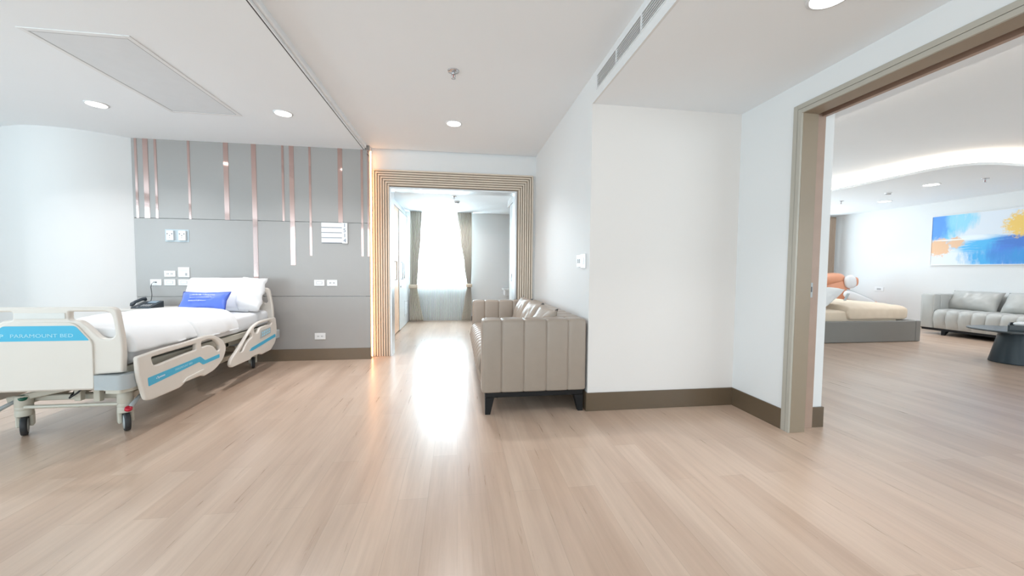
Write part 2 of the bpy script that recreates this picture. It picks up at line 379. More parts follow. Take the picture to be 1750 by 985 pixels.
# ceilings
struct(box('ceiling', M['ceiling'], -1.17, 1.097, -3.4, 5.37, HC, HC+.15))
struct(box('ceiling', M['ceiling'], -6.7, -1.205, -3.4, 5.6, HL, HC+.15))
struct(box('ceiling', M['ceiling'], 1.112, 2.70, -3.4, 3.10, HS, HC+.15), 'lowered soffit over the alcove')
struct(box('ceiling', M['ceiling'], -1.6, 2.75, 5.57, 9.3, 2.5, 2.62))
struct(MB().box(-1.205, -1.195, -3.4, 5.236, HL-.001, HC+.15).build('trim_1', M['seam']))
struct(MB().box(-1.195, -1.188, -3.4, 5.236, HL-.002, HC+.15).box(-1.188, -1.168, -3.4, 5.236, HC-.045, HC+.15, .004, 1).build('trim_2', M['ceiling']))
# walls (left bay, oblique)
def wall_seg(name, m, p, q, z0, z1, t=.12, lab=None):
    p = Vector((p[0], p[1])); q = Vector((q[0], q[1])); d = (q-p).normalized(); n = Vector((-d.y, d.x))*t
    return struct(MB().prism([tuple(p), tuple(q), tuple(q+n), tuple(p+n)], 'z', z0, z1).build(name, m), lab)
def curved_wall(pts, h, t=.12):
    ctrl = [Vector((*p, 0)) for p in pts]; P = []
    for i in range(len(ctrl)-1):
        a, b_, c_, d = ctrl[max(i-1, 0)], ctrl[i], ctrl[i+1], ctrl[min(i+2, len(ctrl)-1)]
        for k in range(10):
            u = k/10; P.append(.5*((2*b_)+(c_-a)*u+(2*a-5*b_+4*c_-d)*u*u+(3*b_-a-3*c_+d)*u**3))
    P.append(ctrl[-1]); bm = bmesh.new(); R_ = []
    for i, p in enumerate(P):
        d = (P[min(i+1, len(P)-1)]-P[max(i-1, 0)]).normalized(); n = Vector((d.y, -d.x, 0))*t
        R_.append([bm.verts.new((p.x, p.y, 0)), bm.verts.new((p.x, p.y, h)), bm.verts.new((p.x+n.x, p.y+n.y, h)), bm.verts.new((p.x+n.x, p.y+n.y, 0))])
    for i in range(len(R_)-1):
        for k in range(4): bm.faces.new((R_[i][k], R_[i][(k+1) % 4], R_[i+1][(k+1) % 4], R_[i+1][k]))
    bm.faces.new(R_[0][::-1]); bm.faces.new(R_[-1]); bmesh.ops.recalc_face_normals(bm, faces=bm.faces[:])
    mb = MB(); mb.add(bm); o = mb.build('wall_left', M['wall']); shade_auto(o, 40); return struct(o, 'white wall curving away left of the grey panelling')
curved_wall([(-3.864, 5.25), (-4.108, 5.075), (-4.36, 4.97), (-4.68, 4.95), (-5.0, 5.05), (-5.6, 5.22), (-6.55, 5.3)], HL)
def wall_with_window(name, axis, c, t, a0, a1, w0, w1, z0, z1, h, m, glaz=3, win='window_1'):
    mb = MB()
    def bx(p0, p1, za, zb):
        if axis == 'x': mb.box(c, c+t, p0, p1, za, zb)
        else: mb.box(p0, p1, c, c+t, za, zb)
    bx(a0, w0, 0, h); bx(w1, a1, 0, h); bx(w0, w1, 0, z0)
    if z1 < h: bx(w0, w1, z1, h)
    struct(mb.build(name, m))
    r = bpy.data.objects.new(win, None); C.objects.link(r); r.location = (c+t/2, (w0+w1)/2, z0) if axis == 'x' else ((w0+w1)/2, c+t/2, z0); r['kind'] = 'structure'
    f = MB(); g = MB(); n = glaz; L = w1-w0; H = z1-z0; e = .03
    def fb(b, u0, u1, v0, v1, th):
        if axis == 'x': b.box(-th, th, u0, u1, v0, v1)
        else: b.box(u0, u1, -th, th, v0, v1)
    for k in range(n+1):
        u = -L/2+L*k/n; u0 = max(-L/2, u-e); u1 = min(L/2, u+e); fb(f, u0, u1, 0, H, .03)
    fb(f, -L/2, L/2, 0, .05, .03); fb(f, -L/2, L/2, H-.05, H, .03)
    fb(g, -L/2+.02, L/2-.02, .02, H-.02, .004)
    f.build('window_frame', M['alu'], r); g.build('pane', M['glass'], r)
wall_with_window('wall_left', 'x', -6.62, .12, -3.4, 5.5, -3.2, 3.2, .5, 2.6, HL, M['wall'], 4, 'window_1')
wall_with_window('wall_back', 'y', -3.4, .12, -6.6, 2.8, -6.2, 2.2, .55, 2.6, HC, M['wall'], 5, 'window_2')
# panel wall behind the bed
struct(box('wall_front', M['wall'], -4.1, -1.2, 5.262, 5.40, 0, HC))
pw = MB()
for z0, z1 in ((.15, .832), (.838, 1.787), (1.793, HL)): pw.box(-3.864, -1.137, 5.236, 5.262, z0, z1, .0015, 1)
pan = struct(pw.build('wall_front', M['panel']), 'grey panelled feature wall with copper strips')
struct(box('trim_3', M['panel'], -1.2, -1.137, 5.262, 5.30, 0, HC), 'return edge of the grey panelling')
struct(box('baseboard_front', M['skirt_grey'], -3.864, -1.137, 5.228, 5.262, 0, .15, bev=.002))
strips = [(-3.817, .026, 1.79), (-3.713, .055, 1.79), (-3.607, .026, 1.79), (-3.246, .026, 1.79), (-2.832, .055, 1.79), (-2.515, .055, 1.057), (-2.18, .026, 1.79),
          (-2.076, .055, 1.238), (-1.859, .026, 1.36), (-1.495, .055, 1.79), (-1.227, .026, 1.36), (-1.150, .022, 1.36)]
for i, (x, w, zb) in enumerate(strips):
    top = HL
    s = box('copper_strip', M['copper'], x-w/2, x+w/2, 5.232, 5.2362, zb, top)
    names = {0: 'narrow copper strip closest to the left edge of the grey panelling', 1: 'wide copper strip, second from the left edge of the panelling', 2: 'narrow copper strip just right of the leftmost wide one',
             3: 'narrow copper strip standing alone above the pair of framed sockets', 4: 'wide copper strip ending at the seam, centre of the panelling', 5: 'longest copper strip, reaching down to the white bed pillow',
             6: 'narrow copper strip just left of a long wide strip', 7: 'long wide copper strip ending in mid panel right of the bed', 8: 'thin copper strip ending level with the number sign, left of it',
             9: 'wide copper strip directly above the room number sign', 10: 'thin long copper strip right of the room number sign', 11: 'thin copper strip on the very right edge of the panelling'}
    tag(s, names[i], 'trim strip', 'copper strips on the grey panelling')
# header wall and fluted door surround
hw = MB().box(-1.25, -.905, 5.40, 5.57, 0, HC+.15).box(.82, 2.75, 5.40, 5.57, 0, HC+.15).box(-.905, .82, 5.40, 5.57, 2.30, HC+.15)
struct(hw.build('wall_front', M['wall']))
struct(MB().box(-.907, -.885, 5.372, 5.60, 0, 2.30).box(.80, .822, 5.372, 5.60, 0, 2.30).box(-.885, .80, 5.372, 5.60, 2.278, 2.30).build('trim_4', M['alu']), 'aluminium lining of the opening')
fs = thing('door_surround', 'beige fluted portal frame around the opening to the curtained room', 'door surround', (-.03, 5.40, 0))
def U(x0, x1, zt, w, y0, y1, bev=0):
    return MB().box(x0, x0+w, y0, y1, 0, zt-w, bev, 1).box(x1-w, x1, y0, y1, 0, zt-w, bev, 1).box(x0, x1, y0, y1, zt-w, zt, bev, 1)
bb = U(-1.09, 1.092, 2.53, .222, -.012, 0); bb.build('backing', M['groove'], fs)
for k in range(7):
    o = .0315*k
    r = U(-1.09+o, 1.092-o, 2.53-o, .021, -.034, -.0121, .005); r.build('rib', M['rib'], fs)
led = box('led_strip_light', M['led'], -1.133, -1.127, 5.31, 5.325, .02, HC-.06)
tag(led, 'glowing warm LED strip between grey panelling and fluted frame', 'light strip')
struct(box('wall_front', M['wall'], -1.2, -1.137, 5.30, 5.40, 0, HC))
# sofa wall and alcove
struct(box('wall_right', M['wall'], 1.097, 1.22, 3.085, 5.40, 0, HC+.15))
struct(box('wall_front', M['wall_warm'], 1.0975, 2.72, 3.083, 3.20, 0, HS), 'warm white wall facing the camera between sofa and sliding door')
gx = 1.097
bh = MB()
for (y0, y1, z0, z1) in ((-3.4, 3.085, HS, 2.64), (-3.4, 3.085, 2.747, HC+.15), (2.985, 3.085, 2.64, 2.747), (-3.4, -1.4, 2.64, 2.747)): bh.box(gx, gx+.015, y0, y1, z0, z1)
struct(bh.build('wall_right', M['wall']), 'front face of the lowered soffit')
gr = thing('air_grille', 'long white linear air conditioning grille in the soffit face', 'air vent', (gx, 2.985, 2.64))
g = MB().box(.0095, .014, -4.38, 0, 0, .107); g.build('backing', M['vent_dk'], gr)
g = MB().box(-.004, .02, -4.385, 0, -.004, .004).box(-.004, .02, -4.385, 0, .103, .111).box(-.004, .02, -.008, 0, 0, .107)
g.build('grille_frame', M['plate'], gr)
y = -.37
while y > -4.3: MB().box(-.003, .03, y-.006, y+.006, .004, .103).build('divider', M['plate'], gr); y -= .37
for k in range(5): MB().box(-.001, .009, -4.38, -.004, .0165+k*.0178, .0205+k*.0178).build('louvre', M['plate'], gr)
# right wall with wide sliding doorway
XR = 2.455
struct(MB().box(XR, 2.70, 2.54, 3.083, 0, HC+.15).box(XR, 2.70, -3.4, 2.54, 2.405, HC+.15).box(XR, 2.70, -3.4, -.35, 0, 2.405).build('wall_right', M['wall']))
struct(MB().box(2.70, 2.80, 2.55, 9.12, 0, HC+.25).box(2.70, 2.80, -3.4, 2.55, 2.43, HC+.25).box(2.70, 2.80, -3.4, -.35, 0, 2.43).build('wall_right', M['wall']), 'lounge side of the partition')
struct(box('wall_right', M['wall'], 2.4, 2.70, 3.20, 5.57, 0, HC))
struct(box('baseboard_front', M['skirt'], 1.094, XR, 3.071, 3.083, 0, .157, bev=.0015))
struct(box('baseboard_right', M['skirt'], XR-.012, XR, 2.541, 3.071, 0, .157, bev=.0015))
struct(MB().box(2.702, 2.812, 2.538, 2.55, 0, .157).box(2.80, 2.812, 2.55, 9.0, 0, .157).build('baseboard_right', M['skirt']))
struct(box('baseboard_right', M['skirt'], 1.085, 1.097, 3.071, 5.36, 0, .157))
df = bpy.data.objects.new('door_1', None); C.objects.link(df); df.location = (XR, 2.5, 0); df['kind'] = 'structure'; df['label'] = 'wide sliding doorway to the lounge with greige casing'
def L(mb, x0, x1, y0, y1, zt, zb, bev=.002):      # leg at far side, head along -y, near leg
    mb.box(x0, x1, y0, y1, 0, zt, bev, 1); mb.box(x0, x1, -2.85, y0+.001, zb, zt, bev, 1)
    mb.box(x0, x1, -2.85-(y1-y0), -2.85, 0, zt, bev, 1)
c = MB(); L(c, -.014, .0, .006, .042, 2.407, 2.373); c.build('casing', M['greige'], df)
c = MB(); L(c, -.016, .0, -.030, .002, 2.370, 2.340); c.build('casing', M['greige'], df)
c = MB(); L(c, -.0095, .0, .0, .008, 2.374, 2.369, 0); c.build('casing_groove', M['dark_slot'], df)
c = MB(); L(c, .0, .125, -.030, .038, 2.40, 2.340); c.build('jamb', M['jamb'], df)
c = MB().box(.125, .246, .026, .039, 0, 2.40, .001, 1); c.box(.215, .246, -2.85, .026, 2.35, 2.40); c.build('jamb', M['jamb_wood'], df)
c = MB().box(.125, .215, -2.85, .026, 2.38, 2.40); c.build('track_slot', M['dark_slot'], df)
c = MB().box(.175, .195, .0235, .0262, 1.01, 1.12); c.build('strike_plate', M['grey_pl'], df)
c = MB().box(.18, .19, .0228, .0236, 1.05, 1.09); c.build('latch_hole', M['plate_dk'], df)

# ---- room with the curtained window
struct(MB().box(-1.35, -1.2, 5.57, 6.95, 0, 2.5).box(-1.35, -1.2, 8.55, 9.12, 0, 2.5).box(-1.35, -1.2, 6.95, 8.55, 2.36, 2.5).box(-1.35, -1.28, 6.95, 8.55, 0, 2.36).build('wall_left', M['wall']))
wall_with_window('wall_front', 'y', 9.0, .12, -1.35, 2.72, -1.0, .27, .86, 2.44, 2.5, M['wall'], 2, 'window_3')
struct(box('wall_right', M['wall'], 1.03, 1.12, 5.57, 6.3, 0, 2.5))
struct(MB().box(.95, 1.03, 5.62, 6.3, 2.385, 2.5).box(.95, 1.12, 6.3, 7.3, 2.385, 2.5).build('trim_5', M['wall']), 'boxed track above the white sliding door')
dr = thing('sliding_door', 'white sliding door standing open at the right of the curtained room', 'door', (.985, 6.45, 0))
MB().box(-.02, .02, -.8, .66, .01, 2.38).build('door_leaf', M['door_w'], dr); MB().box(-.021, .021, .66, .685, .01, 2.38).build('edge_strip', M['edge_wood'], dr)
MB().tube([(-.02, .1, 1.0), (-.055, .1, 1.0), (-.055, .1, 1.13), (-.02, .1, 1.13)], .008).build('handle', M['steel'], dr, True)
struct(box('baseboard_front', M['skirt'], .33, 2.7, 8.985, 9.0, 0, .1))
ws = thing('wall_shelf', 'small white wall shelf beyond the right sliding door', 'shelf', (1.3, 8.85, .6))
MB().box(-.26, .5, -.2, .13, .13, .17, .004, 1).build('shelf_board', M['plate'], ws); MB().box(-.22, .5, -.15, .13, 0, .13, .004, 1).build('apron', M['plate'], ws)
dl = thing('sliding_door', 'white sliding door with low louvre at the left of the curtained room', 'door', (-1.12, 8.2, 0))
MB().box(.013, .023, -.68, .68, .012, 2.32, .002, 1).build('door_leaf', M['door_w'], dl)
lv = MB().box(.02, .027, .02, .42, .20, .23).box(.02, .027, .02, .42, .50, .53).box(.02, .027, .02, .05, .23, .50).box(.02, .027, .39, .42, .23, .50)
for k in range(8): lv.prism([(.02, .245+k*.032), (.03, .235+k*.032), (.032, .24+k*.032), (.022, .262+k*.032)], 'y', .05, .39)
lv.build('louvre', M['door_w'], dl)
MB().tube([(.02, -.50, 1.0), (.062, -.50, 1.0), (.062, -.50, 1.33), (.02, -.50, 1.33)], .011).tube([(.062, -.50, 1.0), (.062, -.28, 1.0)], .011).tube([(.062, -.50, 1.33), (.062, -.28, 1.33)], .011).tube([(.062, -.28, 1.0), (.062, -.28, 1.33)], .011).build('handle', M['steel'], dl, True)
MB().lathe([(.025, 0), (.025, .012), (.018, .02)], (0, 0, 0), 16, Matrix.Translation((.02, -.55, .86)) @ Matrix.Rotation(PI/2, 4, 'Y')).build('lock', M['steel'], dl, True)
struct(MB().box(-1.14, -1.09, 6.3, 8.95, 2.335, 2.36).box(-1.2, -1.16, 5.6, 8.95, 2.33, 2.5).build('trim_6', M['alu']), 'sliding door track on the left wall')
dp = thing('door_leaf', 'pale peach door leaf partly behind the louvred sliding door', 'door', (-1.13, 7.3, 0))
MB().box(-.02, .02, -.72, .72, .02, 2.33, .002, 1).build('leaf', M['door_peach'], dp)  # plain peach-coloured panel standing across the doorway
MB().tube([(.02, -.25, 1.0), (.06, -.25, 1.0), (.06, -.25, 1.33), (.02, -.25, 1.33)], .010).build('handle', M['curtain_tie'], dp, True)
# curtains: keyed widths per height
def curtain(name, keys, y, folds, amp, m, parent=None, nx=90, nz=46, t=.004, seed=0):
    b = bmesh.new(); uv = b.loops.layers.uv.new('UVMap'); rows = []
    def at(z):
        for (za, xa, xb), (zc, xc, xd) in zip(keys, keys[1:]):
            if za <= z <= zc:
                f = (z-za)/(zc-za); f = f*f*(3-2*f); return xa+(xc-xa)*f, xb+(xd-xb)*f
        return keys[-1][1:]
    z0, z1 = keys[0][0], keys[-1][0]
    for j in range(nz+1):
        z = z0+(z1-z0)*j/nz; xa, xb = at(z); row = []
        for i in range(nx+1):
            u = i/nx; a = amp*(.7+.3*noise.noise(Vector((u*5+seed, z*.7, 1))))
            yy = y+a*math.sin(2*PI*folds*u+.5*noise.noise(Vector((u*3, z*.8, seed))))
            row.append((b.verts.new((xa+(xb-xa)*u, yy, z)), u, z))
        rows.append(row)
    for j in range(nz):
        for i in range(nx):
            q = [rows[j][i], rows[j][i+1], rows[j+1][i+1], rows[j+1][i]]
            f = b.faces.new([v[0] for v in q]); f.smooth = True
            for lp, v in zip(f.loops, q): lp[uv].uv = (v[1], v[2])
    me = bpy.data.meshes.new(name); b.to_mesh(me); b.free(); o = link(name, me, m, parent)
    if t: md = o.modifiers.new('thickness', 'SOLIDIFY'); md.thickness = t
    return o
sh = curtain('sheer_curtain', [(.02, -.98, .28), (2.49, -1.0, .30)], 8.93, 34, .012, M['sheer'], nx=340, nz=12, t=0)
tag(sh, 'white sheer curtain hanging across the bright window', 'curtain')
cl = thing('curtain', 'striped grey beige curtain tied back on the left of the window', 'curtain', (0, 0, 0), group='tied back curtains')
curtain('drape', [(.02, -1.08, -.76), (.45, -1.07, -.84), (.80, -1.05, -.90), (1.3, -1.055, -.87), (1.9, -1.045, -.82), (2.5, -1.04, -.79)], 8.83, 7, .022, M['curtain'], cl, seed=2)
MB().box(-1.085, -.885, 8.79, 8.87, .76, .85, .02, 2).build('tieback', M['curtain_tie'], cl, True)
cr_ = thing('curtain', 'striped grey beige curtain tied back on the right of the window', 'curtain', (0, 0, 0), group='tied back curtains')
curtain('drape', [(.02, .10, .31), (.45, .16, .33), (.82, .22, .31), (1.3, .16, .325), (1.9, .07, .33), (2.5, .0, .325)], 8.83, 8, .022, M['curtain'], cr_, seed=5)
MB().box(.19, .335, 8.79, 8.87, .79, .87, .02, 2).build('tieback', M['curtain_tie'], cr_, True)
struct(box('trim_7', M['alu'], -1.06, .345, 8.80, 8.95, 2.488, 2.5))

# ---- lounge on the right
struct(box('wall_lounge_side', M['wall'], 10.2, 10.35, -3.4, 9.3, 0, 2.95))
wall_with_window('wall_lounge_front', 'y', 9.12, .12, 2.75, 10.3, 4.0, 9.6, .5, 2.6, 2.95, M['wall'], 4, 'window_4')
wall_with_window('wall_lounge_back', 'y', -3.4, .12, 2.8, 10.3, 3.6, 9.6, .5, 2.5, 2.95, M['wall'], 4, 'window_5')
# tray ceiling: low ceiling with a rounded cut-out, upper tray, cove lip
TX, TY = 6.97, 4.40
outer = [(2.8, -3.4), (10.3, -3.4), (10.3, 9.3), (2.8, 9.3)]
hole = rounded([(3.7, -2.2), (9.6, -2.2), (9.6, TY), (TX, TY), (TX, 8.2), (3.7, 8.2)], [.4, .4, .4, .55, .5, .5], 10)
lc = plate('ceiling', M['ceiling'], outer, [hole], .04, 0, Matrix.Translation((0, 0, HR+.02))); struct(lc, 'lower lounge ceiling around the lit tray')
hole2 = rounded([(3.55, -2.35), (9.75, -2.35), (9.75, TY+.12), (TX+.12, TY+.12), (TX+.12, 8.35), (3.55, 8.35)], [.4, .4, .4, .55, .5, .5], 10)
struct(plate('ceiling', M['ceiling'], outer, [hole2], .165, 0, Matrix.Translation((0, 0, HR+.04+.0825))), 'recess wall of the lounge tray')
struct(box('ceiling', M['ceiling'], 2.75, 10.3, -3.4, 9.3, 2.925, 3.05), 'raised tray ceiling of the lounge')
cu = bpy.data.curves.new('cove', 'CURVE'); cu.dimensions = '3D'
pts = rounded([(3.62, -2.28), (9.68, -2.28), (9.68, TY+.07), (TX+.07, TY+.07), (TX+.07, 8.28), (3.62, 8.28)], [.4, .4, .4, .55, .5, .5], 10)
sp = cu.splines.new('POLY'); sp.points.add(len(pts)-1); sp.use_cyclic_u = True
for i, p in enumerate(pts): sp.points[i].co = (p[0], p[1], HR+.055, 1)
cu.bevel_depth = .014; cu.bevel_resolution = 1
cv = link('cove_light', curve_mesh(cu, Matrix()), M['cove']); tag(cv, 'warm white cove strip light running around the lounge ceiling tray', 'light')
struct(box('baseboard_lounge', M['skirt'], 10.188, 10.2, -3.3, 9.1, 0, .1))

# ------------------------------------------------------------------ ceiling fittings
def downlight(loc, label, r=.075, power=18, group=None, col=(.98, .98, 1), spread=125):
    t = thing('downlight', label, 'ceiling light', loc, group=group)
    MB().lathe([(r*1.18, -.004), (r*1.18, .0), (r, .0), (r, -.006)], n=36).build('trim_ring', M['plate'], t, True)
    MB().lathe([(r*.99, -.0075), (r*.99, -.0045)], n=36).build('diffuser', M['emit'], t)
    l = bpy.data.lights.new('lamp', 'AREA'); l.shape = 'DISK'; l.size = r*1.9; l.energy = power; l.color = col; l.spread = math.radians(spread)
    o = bpy.data.objects.new('lamp', l); C.objects.link(o); o.parent = t; o.location = (0, 0, -.02)
    return t
downlight((-3.384, 4.214, HL), 'round white downlight in the ceiling left of the hatch corner, above the bed')
downlight((-1.715, 4.153, HL), 'round white downlight in the ceiling nearest the dark partition track')
downlight((-.04, 4.32, HC), 'round white downlight in the central ceiling in front of the fluted frame', power=18, spread=115)
downlight((1.83, 1.72, HS), 'round white downlight in the lowered soffit at the top edge of the picture', r=.085, power=8, spread=95)
GL = 'downlights in the lounge ceiling'
for i, (x, y) in enumerate([(8.05, 5.55), (9.3, 4.75), (9.0, 7.0)]):
    downlight((x, y, HR), ['round downlight in the lounge ceiling above the sofa arm', 'round downlight at the right picture edge of the lounge ceiling', 'faint round downlight farthest back in the lounge ceiling'][i], r=.10, power=11, group=GL, spread=110)
def sprinkler(loc, label, s=1, group=None):
    t = thing('sprinkler', label, 'sprinkler', loc, group=group)
    MB().lathe([(.004*s, -.010), (.045*s, -.006), (.048*s, 0)], n=24).build('escutcheon', M['chrome'], t, True)
    MB().lathe([(.010*s, -.03), (.014*s, -.02), (.012*s, -.008)], n=14).build('body', M['chrome'], t, True)
    MB().tube([(.012*s, 0, -.025), (.016*s, 0, -.042), (.004*s, 0, -.055)], .0025*s, 6).tube([(-.012*s, 0, -.025), (-.016*s, 0, -.042), (-.004*s, 0, -.055)], .0025*s, 6).build('yoke_arm', M['chrome'], t, True)
    MB().lathe([(.003*s, -.053), (.004*s, -.04), (.003*s, -.028)], n=10).build('bulb', M['red_bulb'], t, True)
    MB().lathe([(.018*s, -.060), (.018*s, -.057), (.004*s, -.054)], n=14).build('deflector', M['chrome'], t, True)
    return t
sprinkler((-.034, 3.20, HC), 'chrome ceiling sprinkler in front of the central downlight')
downlight((-.01, 8.15, 2.5), 'faint round downlight on the ceiling close to the curtained window', power=14, spread=150)
sprinkler((-.06, 6.95, 2.5), 'small sprinkler on the ceiling of the curtained room')
sprinkler((8.35, 5.05, HR), 'small sprinkler in the lounge ceiling between two downlights')
sprinkler((8.1, 7.15, HR), 'tiny sprinkler in the lounge ceiling near the door frame')
def detector(loc, label, group=None):
    t = thing('smoke_detector', label, 'smoke detector', loc)
    MB().lathe([(.05, -.012), (.055, -.008), (.055, 0)], n=28).build('base', M['plate'], t, True)
    MB().lathe([(.02, -.045), (.034, -.04), (.042, -.025), (.044, -.012)], n=28).build('cover', M['plate'], t, True)
    MB().lathe([(.0395, -.034), (.0425, -.026), (.0395, -.024)], n=28).build('intake', M['plate_dk'], t, True)
detector((-.01, 7.45, 2.5), 'round smoke detector on the ceiling of the curtained room')
detector((8.1, 6.25, HR), 'round smoke detector in the lounge ceiling')
hp = thing('ceiling_hatch', 'long rectangular framed hatch panel in the ceiling above the hospital bed', 'hatch', (-2.485, 3.625, HL))
hp_f = MB()
for (x0, x1, y0, y1) in ((-.325, -.29, -.675, .675), (.29, .325, -.675, .675), (-.29, .29, -.675, -.64), (-.29, .29, .64, .675)): hp_f.box(x0, x1, y0, y1, -.006, 0, .002, 1)
hp_f.build('hatch_frame', M['plate'], hp)
MB().box(-.283, .283, -.633, .633, -.003, 0).build('hatch_panel', M['hatch'], hp)
g = MB().box(-.29, -.283, -.64, .64, -.004, 0).box(.283, .29, -.64, .64, -.004, 0).box(-.283, .283, .633, .64, -.004, 0).box(-.283, .283, -.64, -.633, -.004, 0)
g.build('gap', M['plate_line'], hp)

# ------------------------------------------------------------------ sockets, switches, sign
YP = 5.236
def wallplate(name, label, x0, z0, x1, z1, kind, m='plate', group=None, cat='socket'):
    cx, cz = (x0+x1)/2, (z0+z1)/2; w, h = x1-x0, z1-z0
    t = thing(name, label, cat, (cx, YP, cz), group=group)
    MB().box(-w/2, w/2, -.009, 0, -h/2, h/2, .003, 2).build('cover_plate', M[m], t)
    if kind == 'socket':
        for s in (-1, 1):
            for q in (-1, 1): MB().box(s*w*.17+q*w*.055-.0025, s*w*.17+q*w*.055+.0025, -.0096, -.0088, -.009, .009).build('socket_slot', M['plate_dk'], t)
    elif kind == 'blank':
        MB().box(-w*.28, w*.28, -.0096, -.0088, -h*.22, h*.22, .0004, 1).build('insert', M['plate_line'], t)
        MB().box(-w*.25, w*.25, -.0112, -.0094, -h*.18, h*.18, .0006, 1).build('rocker', M[m], t)
    elif kind == 'square':
        MB().box(w*.12, w*.3, -.0098, -.0088, -h*.35, -h*.08, .0004, 1).build('button', M['plate_line'], t)
        MB().box(-w*.3, w*.3, -.0094, -.0088, h*.05, h*.3, .0003, 1).build('nameplate', M['recess'], t)
    elif kind == 'jack':
        MB().box(-.008, .012, -.0098, -.0088, -.005, .008).build('jack', M['plate_dk'], t)
    return t
wallplate('phone_socket', 'white wall jack with the black phone cord plugged in', -3.709, .973, -3.584, 1.048, 'jack')
wallplate('power_socket', 'white double socket above another plate, left of the square plate', -3.553, 1.078, -3.428, 1.153, 'socket')
wallplate('power_socket', 'white socket plate in the lower row, middle of three beside the pillow', -3.556, .973, -3.43, 1.048, 'blank')
wallplate('call_switch', 'larger square white plate at the upper left of the bed pillow', -3.399, 1.075, -3.272, 1.197, 'square', cat='switch')
wallplate('power_socket', 'white wall plate in the lower row half hidden behind the pillow', -3.401, .973, -3.274, 1.048, 'blank')
wallplate('light_switch', 'cream rocker switch plate on the panelling left of a socket', -1.829, .970, -1.702, 1.049, 'blank', cat='switch')
wallplate('power_socket', 'cream double socket on the panelling nearest the fluted frame', -1.673, .970, -1.545, 1.049, 'socket')
wallplate('power_socket', 'low cream double socket just above the brown skirting', -1.832, .272, -1.699, .357, 'socket')
pr_ = thing('gas_outlet_panel', 'clear backed wall panel with two white medical outlets', 'outlet', (-3.398, YP, 1.583))
MB().box(-.132, .132, -.004, 0, -.076, .076, .001, 1).build('backplate', M['clear'], pr_)
for x0, x1 in ((-.105, -.027), (.028, .108)):
    cx = (x0+x1)/2
    mo = MB().box(x0, x1, -.03, -.004, -.058, .060, .004, 2).build('outlet_module', M['plate'], pr_)
    d = MB()
    for dx, dz, r in ((-.025, .02, .007), (.025, .02, .007), (0, 0, .006), (0, -.026, .004)):
        d.lathe([(r, 0), (r, .001)], (0, 0, 0), 12, Matrix.Translation((cx+dx, -.0302, dz)) @ Matrix.Rotation(PI/2, 4, 'X'))
    d.build('port', M['plate_dk'], mo)
sg = thing('room_number_sign', 'white slatted room sign with the vertical number 1514', 'sign', (-1.568, YP, 1.655))
for k in range(4):
    z = .130-k*.0655
    MB().box(-.160, .094, -.016, 0, z-.058, z, .002, 1).build('name_slat', M['plate'], sg)
MB().box(-.155, .09, -.006, 0, -.13, .128).build('backing', M['sign_num'], sg)
MB().box(.092, .160, -.022, 0, -.134, .132, .002, 1).build('number_bar', M['plate'], sg)
for k, ch in enumerate('1514'):
    text('digit', ch, M['sign_num'], .068, frame_mtx((.126, -.0235, .098-k*.0655), (1, 0, 0), (0, 0, 1)), sg)
sw = thing('light_switch', 'white double switch plate on the wall beside the sofa', 'switch', (1.097, 3.285, 1.283))
MB().box(-.009, 0, .01, .12, -.055, .057, .003, 1).build('cover_plate', M['plate'], sw); MB().box(-.013, 0, -.12, .0, -.066, .062, .003, 1).build('cover_plate', M['plate'], sw)
MB().box(-.012, -.008, .03, .05, -.02, .02, .001, 1).build('rocker', M['plate_line'], sw)
MB().box(-.012, -.008, .075, .095, -.02, .02, .001, 1).build('rocker', M['plate_line'], sw)
MB().box(-.016, -.012, -.085, -.045, -.03, .03, .002, 1).build('rocker', M['plate'], sw)
lo = thing('power_socket', 'white socket plate on the lounge wall beside the massage chair', 'socket', (10.2, 7.95, .80))
MB().box(-.012, 0, -.1, .1, -.05, .05, .003, 1).build('cover_plate', M['plate'], lo); MB().box(-.0135, -.0115, -.045, .045, -.022, .022).build('insert', M['plate_line'], lo)

